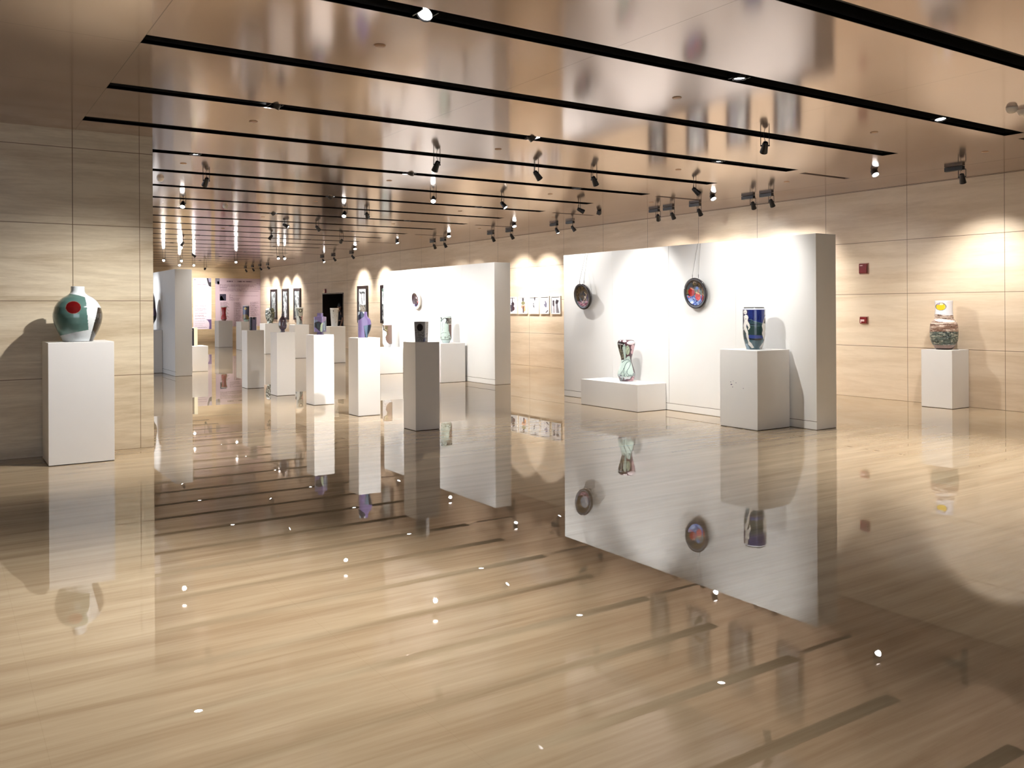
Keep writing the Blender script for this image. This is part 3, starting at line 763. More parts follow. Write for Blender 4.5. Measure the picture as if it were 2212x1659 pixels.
vase(9.13, 25.6, 1.008, (588, 870, 380, 960), 0.246, 0.52,
     [(380, 138), (395, 140), (410, 134), (955, 96), (960, 94)],
     [('base', (206, 212, 208)), ('band', 300, 412, (232, 236, 234)), ('poly', [(690, 412), (880, 412), (880, 640), (700, 640)], (170, 168, 154)), ('poly', [(620, 412), (690, 412), (700, 680), (650, 660)], (140, 148, 144)),
      ('ell', 765, 490, 60, 66, (58, 54, 48)), ('ell', 765, 488, 34, 42, (178, 176, 158)), ('poly', [(700, 560), (830, 560), (850, 700), (700, 690)], (176, 172, 160)),
      ('poly', [(780, 680), (850, 680), (850, 850), (800, 860), (770, 740)], (206, 160, 156)), ('line', [(725, 690), (760, 800), (755, 930)], 16, (20, 20, 22)), ('line', [(770, 720), (800, 830), (808, 935)], 13, (20, 20, 22)), ('line', [(740, 700), (800, 720)], 14, (30, 28, 30))],
     'tapered white vase drawn with a dark-legged figure, before the three far scrolls', [('lip', 380, 412), ('body', 412, 960)])
vase(9.13, 22.8, 1.0, (650, 950, 700, 1325), 0.243, 0.50,
     [(700, 150), (722, 150), (730, 146), (1325, 106)],
     [('base', (206, 207, 206)), ('band', 600, 735, (240, 240, 240)), ('noise', 600, 1000, 735, 1400, 40, 60, 0.62, (188, 190, 188), 3), ('ell', 770, 797, 20, 17, (30, 30, 32)), ('ell', 935, 790, 14, 14, (60, 60, 62))],
     'plain white tapered vase with one dark dot, in front of the dark doorway', [('lip', 700, 735), ('body', 735, 1325)])
vase(9.3, 34.62, 1.033, (978, 1152, 912, 1305), 0.235, 0.552,
     [(912, 87), (930, 87), (938, 76), (1000, 62), (1080, 56), (1140, 60), (1200, 73), (1250, 79), (1285, 64), (1305, 52)],
     [('base', (176, 28, 40)), ('band', 800, 936, (238, 236, 236)), ('noise', 900, 1200, 940, 1270, 14, 60, 0.62, (140, 22, 32), 3), ('band', 1262, 1400, (150, 100, 92))],
     'red waisted vase with a white lip, in front of the pink poster', [('lip', 912, 937), ('body', 937, 1305)])
vase(9.35, 31.85, 1.027, (1567, 1752, 893, 1335), 0.245, 0.582,
     [(893, 88), (912, 90), (920, 84), (940, 88), (1270, 87), (1285, 80), (1335, 46)],
     [('base', (186, 182, 196)), ('band', 850, 918, (226, 224, 232)), ('poly', [(1580, 918), (1740, 918), (1740, 1275), (1576, 1275)], (42, 48, 88)), ('ell', 1642, 972, 34, 34, (204, 180, 84)),
      ('poly', [(1500, 1160), (1575, 1150), (1620, 1130), (1680, 1140), (1735, 1200), (1745, 1278), (1500, 1278)], (120, 104, 56)), ('ell', 1640, 1272, 36, 34, (32, 50, 40)), ('ell', 1635, 1185, 30, 16, (150, 100, 56)), ('band', 1278, 1400, (188, 212, 202))],
     'blue cylindrical vase with a yellow moon over a hill, in front of the pink poster', [('lip', 893, 918), ('body', 918, 1278), ('foot', 1278, 1335)])

FIG = (224, 221, 214)
vase(8.48, 7.39, 0.96, (335, 990, 280, 1540), 0.277, 0.525,
     [(280, 288), (318, 292), (330, 318), (345, 326), (400, 326), (900, 328), (1100, 322), (1250, 300), (1400, 262), (1500, 232), (1540, 222)],
     [('base', (50, 74, 82)), ('band', 200, 318, (104, 106, 106)), ('band', 318, 346, (222, 226, 235)),
      ('poly', [(300, 346), (1000, 346), (1000, 760), (880, 745), (770, 715), (680, 700), (590, 645), (500, 620), (300, 620)], (34, 48, 112)),
      ('noise', 300, 1000, 346, 700, 26, 160, 0.66, (20, 28, 84), 2),
      ('line', [(520, 640), (600, 655), (680, 705), (770, 722), (880, 755)], 8, (86, 110, 116)), ('line', [(530, 785), (640, 800), (740, 805)], 12, (18, 26, 46)), ('line', [(540, 810), (640, 825), (830, 840), (880, 880)], 6, (92, 116, 118)),
      ('poly', [(300, 830), (1000, 850), (1000, 1110), (300, 1090)], (42, 64, 64)), ('poly', [(500, 1095), (900, 1120), (910, 1205), (520, 1200)], (50, 70, 136)), ('line', [(360, 1200), (520, 1215), (720, 1240), (920, 1215)], 16, (16, 22, 46)),
      ('poly', [(520, 1260), (600, 1235), (740, 1285), (940, 1240), (1000, 1600), (300, 1600), (300, 1240)], (62, 88, 96)), ('poly', [(390, 1380), (470, 1360), (560, 1560), (430, 1560)], (110, 134, 150)),
      ('poly', [(335, 346), (480, 346), (490, 560), (520, 640), (500, 800), (380, 980), (300, 1000), (300, 346)], (48, 44, 82)),
      ('poly', [(375, 540), (430, 500), (485, 525), (505, 580), (480, 680), (535, 790), (550, 880), (510, 962), (488, 930), (508, 880), (455, 780), (440, 860), (490, 1000), (505, 1150), (530, 1290), (600, 1370), (660, 1480), (600, 1498), (498, 1390), (490, 1300), (450, 1180), (440, 1060), (372, 930), (358, 830), (385, 690)], FIG),
      ('ell', 414, 425, 50, 66, FIG), ('ell', 414, 440, 12, 26, (150, 140, 140)), ('ell', 430, 628, 14, 12, (120, 110, 110)), ('poly', [(320, 900), (370, 930), (350, 1000), (320, 1000)], FIG),
      ('poly', [(960, 350), (1010, 350), (1010, 560), (960, 500)], (170, 176, 190)),
      ('poly', [(975, 540), (1010, 540), (1010, 1300), (935, 1370), (890, 1450), (880, 1535), (825, 1520), (815, 1470), (915, 1330), (940, 1260), (885, 1060), (908, 960), (882, 830), (925, 690)], FIG), ('poly', [(950, 620), (1010, 590), (1010, 770), (930, 760)], (50, 44, 42)),
      ('ell', 850, 1500, 18, 10, (60, 50, 50))],
     'blue-green vase painted with two pale standing figures, on the largest pedestal', [('lip', 280, 332), ('body', 332, 1540)], seg=200, rings=190)

CEL = (196, 216, 208)
LN = (58, 78, 82)
vase(8.56, 9.90, 0.389, (380, 960, 225, 1550), 0.27, 0.61,
     [(225, 225), (245, 255), (280, 282), (330, 287), (400, 276), (600, 228), (750, 184), (850, 166), (930, 172), (1050, 212), (1200, 262), (1300, 284), (1360, 284), (1450, 252), (1550, 202)],
     [('base', (88, 60, 70)), ('ell', 820, 300, 130, 62, (238, 222, 228)), ('ell', 620, 250, 60, 26, (235, 225, 228)), ('ell', 880, 450, 62, 90, (214, 178, 184)), ('ell', 862, 600, 46, 70, (212, 172, 178)),
      ('poly', [(370, 260), (500, 262), (610, 310), (600, 350), (540, 500), (500, 520), (450, 500), (370, 420)], (26, 22, 26)), ('line', [(380, 335), (560, 355)], 10, (190, 185, 185)), ('line', [(480, 380), (490, 500)], 12, (150, 150, 145)),
      ('poly', [(370, 380), (450, 500), (540, 520), (590, 700), (575, 850), (520, 830), (430, 560)], (128, 124, 108)), ('noise', 370, 590, 500, 850, 26, 26, 0.58, (58, 58, 52), 6),
      ('poly', [(545, 460), (575, 380), (612, 330), (650, 395), (665, 520), (662, 800), (700, 745), (760, 728), (800, 760), (815, 920), (870, 1110), (905, 1260), (870, 1350), (820, 1390), (580, 1400), (430, 1345), (370, 1340), (420, 1150), (480, 930), (500, 860), (600, 850), (590, 700)], CEL),
      ('ell', 712, 535, 66, 155, (188, 204, 178)), ('line', [(560, 420), (600, 395), (650, 400), (660, 540), (655, 820)], 6, LN), ('line', [(665, 430), (700, 440), (750, 410)], 6, LN), ('line', [(745, 500), (700, 590), (690, 660)], 5, LN),
      ('line', [(530, 945), (600, 880), (680, 845), (750, 860), (790, 900), (800, 990), (760, 1090), (700, 1180), (690, 1270), (740, 1335), (850, 1345)], 8, LN),
      ('line', [(760, 905), (690, 935), (640, 1000), (600, 1120), (590, 1260), (625, 1380)], 8, LN), ('line', [(470, 1310), (560, 1190), (590, 1120)], 6, LN), ('line', [(490, 1330), (560, 1230)], 5, LN), ('line', [(670, 1200), (650, 1300), (690, 1360), (860, 1375)], 6, LN),
      ('line', [(805, 760), (830, 900), (880, 1060), (915, 1230)], 22, (78, 58, 66)), ('poly', [(880, 1280), (980, 1270), (970, 1400), (900, 1400), (860, 1330)], (128, 134, 134)),
      ('poly', [(370, 1310), (470, 1320), (540, 1340), (570, 1400), (560, 1500), (480, 1420), (370, 1380)], (200, 210, 212)), ('noise', 380, 620, 1330, 1560, 40, 40, 0.56, (110, 118, 124), 8),
      ('poly', [(820, 1390), (960, 1380), (960, 1600), (700, 1600), (700, 1530), (800, 1500)], (222, 172, 178)), ('noise', 700, 980, 1380, 1560, 30, 30, 0.58, (120, 96, 104), 12), ('poly', [(575, 1400), (810, 1395), (780, 1470), (690, 1460), (620, 1490)], (244, 250, 252)), ('band', 1530, 1600, (112, 122, 132))],
     'waisted maroon and white vase with a kneeling figure, on the long low plinth', seg=200, rings=190)

vase(12.35, 7.19, 0.846, (440, 1080, 225, 1475), 0.379, 0.716,
     [(225, 206), (240, 208), (300, 200), (480, 200), (560, 206), (680, 214), (730, 236), (770, 278), (820, 304), (900, 314), (1040, 318), (1140, 314), (1250, 300), (1340, 270), (1410, 222), (1475, 176)],
     [('base', (148, 116, 98)), ('noise', 0, 3000, 560, 1040, 220, 15, 0.52, (222, 204, 188), 3), ('noise', 0, 3000, 560, 1040, 160, 13, 0.62, (104, 72, 56), 8), ('poly', [(520, 700), (700, 685), (1000, 730), (1000, 760), (640, 760)], (246, 236, 230)),
      ('poly', [(300, 100), (1200, 100), (1200, 592), (960, 590), (820, 606), (740, 592), (640, 572), (300, 572)], (246, 243, 246)),
      ('ell', 694, 374, 122, 100, (120, 112, 104)), ('ell', 692, 380, 104, 84, (250, 214, 48)), ('ell', 700, 312, 48, 26, (255, 244, 205)), ('ell', 640, 305, 34, 22, (190, 178, 210)),
      ('poly', [(300, 1020), (1200, 1010), (1200, 1360), (300, 1360)], (94, 106, 98)), ('noise', 300, 1200, 1010, 1370, 55, 22, 0.58, (168, 170, 156), 21), ('noise', 300, 1200, 1010, 1370, 45, 22, 0.62, (44, 52, 50), 31), ('band', 1350, 1440, (136, 112, 100)), ('band', 1440, 1500, (52, 36, 36))],
     'tall vase with white neck, yellow dot and rough green body, on the right pedestal', [('neck', 225, 590), ('body', 590, 1475)], mat=M_ROUGHGLAZE, rough_amp=0.09, seg=180, rings=160)

vase(8.6, 15.5, 0.781, (925, 1218, 840, 1535), 0.231, 0.546,
     [(840, 130), (862, 130), (872, 136), (885, 146), (1430, 146), (1448, 128), (1462, 118), (1510, 98), (1535, 78)],
     [('base', (204, 224, 214)), ('poly', [(1090, 880), (1230, 880), (1230, 1045), (1100, 1035), (1080, 960)], (92, 86, 78)), ('noise', 1100, 1230, 880, 1040, 18, 18, 0.56, (150, 150, 138), 4),
      ('poly', [(1148, 1060), (1240, 1050), (1240, 1440), (1200, 1420), (1160, 1290), (1140, 1180)], (112, 84, 76)), ('line', [(1145, 1050), (1230, 1046)], 8, (230, 210, 200)),
      ('poly', [(985, 920), (1020, 885), (1070, 880), (1112, 905), (1112, 960), (1085, 1005), (1090, 1030), (1060, 1025), (1072, 960), (1050, 905), (1010, 910), (985, 960)], (34, 36, 36)), ('line', [(900, 880), (955, 885), (968, 915), (955, 970)], 12, (34, 36, 36)), ('ell', 1042, 945, 38, 48, (206, 224, 214)),
      ('line', [(985, 1010), (975, 1080), (990, 1140), (975, 1220)], 4, (120, 140, 132)), ('line', [(1110, 1030), (1145, 1080), (1140, 1200), (1190, 1380)], 5, (110, 128, 120)), ('ell', 1032, 1147, 6, 6, (120, 120, 112)),
      ('line', [(940, 1300), (1000, 1260), (1090, 1270)], 4, (110, 130, 122)), ('noise', 930, 1200, 1330, 1440, 50, 26, 0.60, (140, 152, 144), 9), ('band', 1436, 1456, (150, 168, 160)), ('band', 1456, 1600, (214, 232, 230)), ('band', 800, 868, (200, 212, 212))],
     'pale green cylindrical vase with a drawn torso, before the smaller partition, right', [('lip', 840, 872), ('body', 872, 1450), ('foot', 1450, 1535)])
vase(8.62, 18.32, 0.591, (135, 465, 605, 1420), 0.222, 0.544,
     [(605, 140), (635, 140), (645, 156), (660, 164), (1290, 165), (1310, 150), (1330, 140), (1400, 100), (1420, 96)],
     [('base', (104, 82, 72)), ('noise', 200, 330, 640, 1000, 40, 60, 0.5, (88, 78, 50), 4), ('poly', [(60, 640), (150, 640), (185, 760), (200, 840), (270, 880), (285, 960), (240, 1060), (250, 1150), (290, 1240), (360, 1300), (360, 1330), (60, 1330)], (222, 220, 222)),
      ('ell', 185, 800, 24, 34, (20, 16, 16)), ('line', [(150, 650), (180, 780)], 10, (20, 16, 16)), ('line', [(160, 1180), (230, 1160), (250, 1230), (180, 1260)], 5, (150, 148, 156)), ('line', [(205, 1240), (300, 1290)], 6, (160, 160, 168)),
      ('line', [(205, 660), (215, 790), (290, 830)], 10, (150, 140, 112)), ('band', 500, 646, (226, 226, 222)), ('band', 1308, 1500, (226, 228, 234))],
     'brown cylindrical vase with a white figure, before the smaller partition, left', [('lip', 605, 645), ('body', 645, 1310), ('foot', 1310, 1420)])
vase(4.08, 21.83, 1.005, (-240, 200, -440, 832), 0.44, 0.87,
     [(-440, 150), (-420, 150), (-300, 178), (-50, 190), (100, 196), (250, 215), (380, 212), (470, 200), (560, 165), (700, 130), (832, 125)],
     [('base', (84, 62, 96)), ('band', -500, 60, (44, 16, 20)), ('band', 340, 590, (20, 20, 36)), ('poly', [(-300, 340), (120, 340), (60, 420), (-300, 500)], (90, 66, 100)), ('band', 590, 900, (205, 203, 210))],
     'tall dark purple vase mostly hidden behind the left stone wall', rings=80, seg=80)

# black and cream slab on the low box
root = empty('stele', (5.04, 21.8, 0.607)); tag(root, 'black slab with cream edge standing on the low bright box by the left partition', 'sculpture')
b = MB(); b.box(-0.17, 0.085, -0.06, 0.06, 0, 0.43); b.build('face_slab', plain('black_glaze', rgb(46, 42, 48), 0.3), root, bevel=0.006)
b = MB(); b.box(0.087, 0.17, -0.07, 0.07, 0, 0.44); b.build('cream_edge', plain('cream_glaze', rgb(240, 236, 205), 0.4), root, bevel=0.006)
b = MB(); pts = [(0.0+0.055*math.cos(t), -0.0615, 0.375+0.03*math.sin(t)) for t in [2*PI*i/20 for i in range(20)]]; b.add(pts, [tuple(range(20))]); b.build('ring_mark', plain('tan_mark', rgb(190, 165, 140), 0.5), root)
# small black-framed picture at the far wall
root = empty('small_picture', (11.5, 38.5, 0.80)); tag(root, 'small black-framed grey picture standing on the farthest low pedestal', 'picture')
b = MB()
b.box(-0.19, 0.11, -0.015, 0.015, 0, 0.03); b.box(-0.19, 0.11, -0.015, 0.015, 0.24, 0.27); b.box(-0.19, -0.16, -0.015, 0.015, 0.03, 0.24); b.box(0.08, 0.11, -0.015, 0.015, 0.03, 0.24)
b.build('picture_frame', M_FRAMEBLACK, root)
b = MB(); b.box(-0.16, 0.08, -0.006, 0.012, 0.03, 0.24); b.build('print', plain('grey_print', rgb(120, 105, 115), 0.5), root)

# ------------------------------------------------------------------ hanging plates
def plate(xw, y, z, r, depth, lean, rimcol, layers, label, rim_w, wires=2, wire_to=2.37, rim_rough=0.15):
    """disc hung on the face at x = xw; local +Z of the lathe looks at -X"""
    root = empty('hanging_plate', (xw-0.012, y, z)); tag(root, label, 'plate', 'round plates hung on the partitions')
    M = Matrix.Translation((-depth*0.5-r*math.sin(lean)*0.9, 0, 0)) @ Matrix.Rotation(-lean, 4, 'Y') @ Matrix.Rotation(-PI/2, 4, 'Y')
    ri = r-rim_w
    rim = MB(); n = 64
    rim.lathe([(r*0.72, -depth*0.5), (r*0.93, -depth*0.35), (r, depth*0.2), (r*0.995, depth*0.42), (r-rim_w*0.4, depth*0.5), (ri, depth*0.34)], n, cap0=True); rim.xf(M)
    rim.build('rim', plain('plate_rim_'+label[:8], rimcol, rim_rough, coat=0.7), root, True)
    d = MB(); prof = [(ri*(1-i/30.0)+0.0001, depth*(0.34-0.5*math.sin(min(1, i/14.0)*PI/2))) for i in range(31)]
    d.lathe(prof, 96); V = np.array(d.v); d.xf(M)
    o = d.build('dish', M_GLAZE, root, True)
    # local x of the lathe points up after the turn, local y stays along y (viewer's left is +y)
    set_paint(o, paint_layers(-V[:, 1]/r, -V[:, 0]/r, layers))
    top = M @ Vector((r, 0, 0))
    for s in ((-0.035, 0.035) if wires == 2 else (0.0,)):
        w = MB(); q = M @ Vector((r*0.97, s*1.6, -depth*0.1))
        w.tube([q, q+Vector((0, 0, 0.05))], 0.004, 6); w.build('hook', M_BLACK, root)
        w = MB(); w.tube([q+Vector((0, 0, 0.05)), Vector((0.008, s*0.7, wire_to-z)), Vector((0.05, s*0.7, wire_to-z+0.005))], 0.0022, 5); w.build('hanging_wire', M_WIRE, root)
    return root
plate(8.8085, 11.15, 1.67, 0.213, 0.065, 0.17, rgb(40, 33, 35),
      [('base', (62, 52, 44)), ('noise', -2, 2, -2, 2, 0.16, 0.16, 0.5, (104, 88, 66), 2), ('poly', [(0.0, -1), (1, -1), (1, -0.2), (0.45, -0.25), (0.3, -0.6)], (28, 24, 26)), ('noise', 0.0, 1, -0.2, 1, 0.14, 0.1, 0.5, (70, 58, 92), 8),
       ('noise', -1, 1, 0.35, 1, 0.2, 0.1, 0.42, (196, 150, 168), 5), ('noise', -1, 1, 0.3, 1, 0.14, 0.09, 0.55, (110, 60, 80), 14), ('line', [(-0.2, 0.5), (0.0, 0.2), (0.1, 0.25)], 0.03, (210, 190, 170)), ('line', [(0.1, 0.5), (0.3, 0.2)], 0.025, (190, 170, 150)), ('ell', 0.15, 0.08, 0.1, 0.1, (232, 222, 206)), ('line', [(0.15, -0.3), (0.35, -0.15), (0.25, 0.05)], 0.03, (190, 170, 130))],
      'dark round plate with brown figure scene, left one on the large partition', 0.05)
plate(8.8085, 8.64, 1.68, 0.216, 0.065, 0.10, rgb(42, 38, 40),
      [('base', (54, 50, 50)), ('noise', -1, 1, -1, 0.0, 0.16, 0.12, 0.55, (120, 108, 76), 3), ('poly', [(-1, -0.6), (-0.2, -0.7), (-0.35, -0.25), (-1, -0.3)], (74, 84, 94)), ('noise', -0.2, 1, -0.3, 0.2, 0.12, 0.12, 0.55, (104, 128, 120), 13),
       ('poly', [(-1, 0.15), (1, 0.2), (1, 1), (-1, 1)], (72, 98, 172)), ('noise', -1, 1, 0.12, 1, 0.12, 0.12, 0.56, (150, 172, 214), 7), ('noise', -1, 1, 0.12, 1, 0.1, 0.1, 0.62, (36, 42, 104), 19),
       ('ell', -0.42, -0.08, 0.24, 0.26, (168, 34, 34)), ('ell', 0.08, 0.2, 0.24, 0.26, (200, 46, 34)), ('ell', 0.58, 0.3, 0.16, 0.24, (150, 38, 40)), ('noise', -0.7, 0.75, -0.4, 0.5, 0.07, 0.07, 0.72, (230, 120, 100), 4),
       ('line', [(-0.05, -0.05), (0.2, 0.04)], 0.045, (216, 180, 130)), ('line', [(-0.45, -0.32), (-0.28, -0.24)], 0.03, (226, 170, 140)), ('line', [(0.5, 0.06), (0.68, 0.14)], 0.035, (216, 180, 130)), ('ell', 0.05, -0.32, 0.14, 0.1, (90, 118, 180)),
       ('line', [(-0.15, -0.65), (-0.05, -0.75), (0.1, -0.7)], 0.03, (200, 180, 160)), ('ell', 0.6, -0.05, 0.1, 0.14, (170, 150, 110)), ('ell', 0.6, -0.03, 0.05, 0.08, (40, 36, 36))],
      'dark round plate with red pomegranates over blue, right one on the large partition', 0.05)
plate(8.945, 17.35, 1.68, 0.215, 0.07, 0.16, rgb(222, 212, 200),
      [('base', (56, 44, 48)), ('noise', -0.1, 0.6, -0.5, 0.3, 0.12, 0.12, 0.52, (186, 168, 170), 3), ('ell', 0.35, 0.3, 0.2, 0.15, (150, 48, 56)), ('noise', -1, 1, 0.4, 1, 0.2, 0.1, 0.5, (52, 52, 92), 5)],
      'small pale-rimmed plate hanging on the smaller partition', 0.062, wires=1, rim_rough=0.35)

# ------------------------------------------------------------------ pictures on the walls
def painted_sheet(name, parent, x, y0, y1, z0, z1, layers, ny=60, nz=90, mat=None):
    """flat sheet facing -X; u runs 0..1 from the far side (photo left) to the near side"""
    b = MB(); V = []; P = []
    for j in range(nz+1):
        for i in range(ny+1):
            u = i/ny; v = j/nz
            V.append((x, y1+(y0-y1)*u, z1+(z0-z1)*v)); P.append((u, v))
    F = [(j*(ny+1)+i, (j+1)*(ny+1)+i, (j+1)*(ny+1)+i+1, j*(ny+1)+i+1) for j in range(nz) for i in range(ny)]
    b.add(V, F); o = b.build(name, mat or M_PRINT, parent); P = np.array(P)
    set_paint(o, paint_layers(P[:, 0], P[:, 1], layers)); return o

PRINTS = [
 (19.42, 18.884, 'portrait print of a figure with a dark cello, leftmost of the five small prints',
  [('base', (240, 239, 240)), ('poly', [(0.3, 0.05), (0.52, 0.05), (0.6, 0.3), (0.48, 0.5), (0.4, 0.45)], (210, 214, 226)), ('line', [(0.6, 0.02), (0.62, 0.3)], 0.035, (50, 44, 54)), ('ell', 0.66, 0.42, 0.14, 0.14, (56, 36, 46)), ('ell', 0.64, 0.7, 0.19, 0.16, (70, 36, 46)), ('poly', [(0.42, 0.45), (0.6, 0.5), (0.62, 0.92), (0.45, 0.92)], (76, 74, 84)), ('line', [(0.35, 0.03), (0.85, 0.03)], 0.012, (60, 56, 60))]),
 (18.797, 18.392, 'portrait print with green and orange figure, second of the five small prints',
  [('base', (240, 239, 240)), ('ell', 0.5, 0.13, 0.12, 0.13, (60, 52, 56)), ('ell', 0.52, 0.36, 0.24, 0.12, (126, 122, 84)), ('poly', [(0.28, 0.5), (0.74, 0.5), (0.8, 0.66), (0.72, 0.85), (0.62, 0.9), (0.42, 0.72), (0.28, 0.66)], (206, 150, 118)), ('poly', [(0.45, 0.58), (0.6, 0.55), (0.62, 0.98), (0.46, 0.98)], (76, 44, 46)), ('ell', 0.72, 0.78, 0.09, 0.12, (232, 170, 110)), ('line', [(0.1, 0.82), (0.1, 0.9)], 0.012, (190, 160, 170)), ('line', [(0.05, 0.03), (0.8, 0.03)], 0.012, (60, 56, 60))]),
 (18.308, 17.877, 'mostly white print with small black figure, third of the five small prints',
  [('base', (242, 242, 243)), ('ell', 0.56, 0.1, 0.09, 0.11, (70, 66, 72)), ('poly', [(0.36, 0.34), (0.48, 0.36), (0.48, 0.5), (0.56, 0.66), (0.5, 0.68), (0.36, 0.54), (0.42, 0.48)], (46, 42, 48)), ('line', [(0.6, 0.3), (0.6, 0.4)], 0.012, (190, 190, 195)), ('line', [(0.55, 0.93), (0.68, 0.9), (0.6, 0.78)], 0.012, (190, 188, 194)), ('line', [(0.1, 0.03), (0.75, 0.03)], 0.01, (150, 146, 150))]),
 (17.817, 17.43, 'print of a seated grey figure, fourth of the five small prints',
  [('base', (241, 240, 242)), ('poly', [(0.48, 0.22), (0.6, 0.24), (0.76, 0.42), (0.72, 0.6), (0.64, 0.66), (0.5, 0.6), (0.34, 0.45), (0.52, 0.42)], (112, 108, 128)), ('line', [(0.36, 0.48), (0.28, 0.6), (0.4, 0.9), (0.24, 0.95)], 0.02, (170, 168, 186)), ('poly', [(0.86, 0.78), (0.9, 0.86), (0.72, 0.97), (0.5, 0.96), (0.68, 0.9)], (44, 40, 50)), ('line', [(0.58, 0.7), (0.55, 0.85), (0.75, 0.75), (0.85, 0.55)], 0.016, (190, 188, 200)), ('line', [(0.1, 0.03), (0.8, 0.03)], 0.012, (70, 66, 74))]),
 (17.353, 16.961, 'print of two dancers in striped gowns, rightmost of the five small prints',
  [('base', (240, 237, 240)), ('poly', [(0.08, 0.25), (0.18, 0.18), (0.32, 0.25), (0.3, 0.55), (0.22, 0.62), (0.1, 0.5)], (60, 52, 60)), ('poly', [(0.14, 0.6), (0.34, 0.55), (0.4, 0.98), (0.08, 0.98)], (176, 170, 176)), ('poly', [(0.44, 0.3), (0.56, 0.14), (0.68, 0.2), (0.78, 0.2), (0.84, 0.24), (0.72, 0.4), (0.56, 0.48), (0.46, 0.42)], (44, 36, 44)), ('poly', [(0.5, 0.45), (0.72, 0.4), (0.74, 0.6), (0.9, 0.98), (0.52, 0.98)], (128, 124, 130)), ('line', [(0.6, 0.5), (0.64, 0.97)], 0.012, (70, 66, 72)), ('line', [(0.68, 0.5), (0.78, 0.97)], 0.012, (70, 66, 72)), ('line', [(0.05, 0.03), (0.85, 0.03)], 0.014, (50, 46, 52))])]
for y1, y0, lab, lay in PRINTS:
    root = empty('framed_print', (XR, (y0+y1)/2, 1.548)); tag(root, lab, 'picture', 'five small white-framed prints in a row')
    hy = (y1-y0)/2; fr = MB(); t = 0.022; z0, z1 = -0.222, 0.222; d = 0.035
    fr.box(-d, 0, -hy, hy, z0, z0+t); fr.box(-d, 0, -hy, hy, z1-t, z1); fr.box(-d, 0, -hy, -hy+t, z0+t, z1-t); fr.box(-d, 0, hy-t, hy, z0+t, z1-t)
    fr.build('picture_frame', M_FRAMEWHITE, root, bevel=0.002)
    painted_sheet('print', root, -0.02, -hy+t, hy-t, z0+t, z1-t, lay)

def scroll(y1, y0, z0, z1, lab, seed, ext=(), group='tall black-framed scroll paintings', fw=0.1):
    root = empty('framed_scroll', (XR, (y0+y1)/2, (z0+z1)/2)); tag(root, lab, 'picture', group)
    hy = (y1-y0)/2; hz = (z1-z0)/2; d = 0.06; t = fw; fr = MB()
    fr.box(-d, 0, -hy, hy, -hz, -hz+t); fr.box(-d, 0, -hy, hy, hz-t, hz); fr.box(-d, 0, -hy, -hy+t, -hz+t, hz-t); fr.box(-d, 0, hy-t, hy, -hz+t, hz-t)
    fr.build('picture_frame', M_FRAMEBLACK, root, bevel=0.006)
    lay = [('base', (196, 200, 200)), ('noise', 0, 1, 0, 1, 0.22, 0.10, 0.50, (128, 136, 136), seed), ('noise', 0, 1, 0.12, 0.95, 0.16, 0.09, 0.60, (104, 108, 106), seed+5), ('noise', 0, 1, 0.05, 1, 0.10, 0.12, 0.67, (46, 46, 48), seed+11)] + list(ext)
    painted_sheet('painting', root, -0.03, -hy+t, hy-t, -hz+t, hz-t, lay, 50, 110)
scroll(39.02, 38.19, 1.02, 2.36, 'tall pale scroll in a black frame, nearest the far corner, first of three', 3)
scroll(37.42, 36.655, 1.02, 2.355, 'tall scroll of a white rounded shape in a black frame, middle of the far three', 12, [('ell', 0.5, 0.55, 0.3, 0.12, (232, 228, 232)), ('ell', 0.55, 0.56, 0.13, 0.06, (130, 126, 130)), ('line', [(0.4, 0.62), (0.5, 0.95)], 0.14, (232, 230, 234)), ('line', [(0.7, 0.6), (0.45, 0.72)], 0.03, (80, 78, 80))])
scroll(35.94, 35.13, 1.02, 2.345, 'tall dark scroll in a black frame behind the figure vase, third of the far three', 25, [('line', [(0.4, 0.3), (0.6, 0.6), (0.75, 0.65)], 0.05, (224, 228, 226))])
scroll(29.19, 28.33, 0.975, 2.29, 'tall scroll of an ink animal head in a black frame, left of the doorway pair', 31,
       [('poly', [(0, 0), (1, 0), (1, 0.45), (0.8, 0.52), (0.3, 0.52), (0, 0.4)], (240, 242, 242)), ('line', [(0.1, 0.1), (0.3, 0.15), (0.4, 0.12), (0.6, 0.12), (0.8, 0.14)], 0.035, (50, 52, 52)), ('line', [(0.36, 0.16), (0.36, 0.3), (0.45, 0.46)], 0.05, (80, 80, 80)), ('line', [(0.7, 0.16), (0.68, 0.36)], 0.05, (60, 60, 62)), ('poly', [(0.2, 0.52), (0.85, 0.55), (0.8, 0.8), (0.2, 0.75)], (150, 140, 128)), ('noise', 0.1, 0.95, 0.5, 0.95, 0.14, 0.07, 0.6, (66, 62, 56), 8), ('poly', [(0.2, 0.98), (0.4, 0.75), (0.6, 0.98)], (240, 240, 240))])
scroll(27.23, 26.4, 0.98, 2.275, 'tall scroll of green ink leaves in a black frame, partly behind the smaller partition', 44,
       [('poly', [(0, 0.1), (1, 0.1), (1, 0.5), (0, 0.5)], (236, 242, 240)), ('line', [(0.05, 0.05), (0.2, 0.1), (0.1, 0.25)], 0.05, (70, 92, 80)), ('line', [(0.3, 0.03), (0.8, 0.06)], 0.04, (60, 84, 74)), ('line', [(0.12, 0.25), (0.15, 0.4)], 0.03, (54, 58, 58)), ('line', [(0.2, 0.5), (0.3, 0.62), (0.24, 0.75), (0.3, 0.97)], 0.06, (140, 166, 156)), ('line', [(0.6, 0.5), (0.55, 0.7), (0.35, 0.8)], 0.05, (120, 150, 142))])
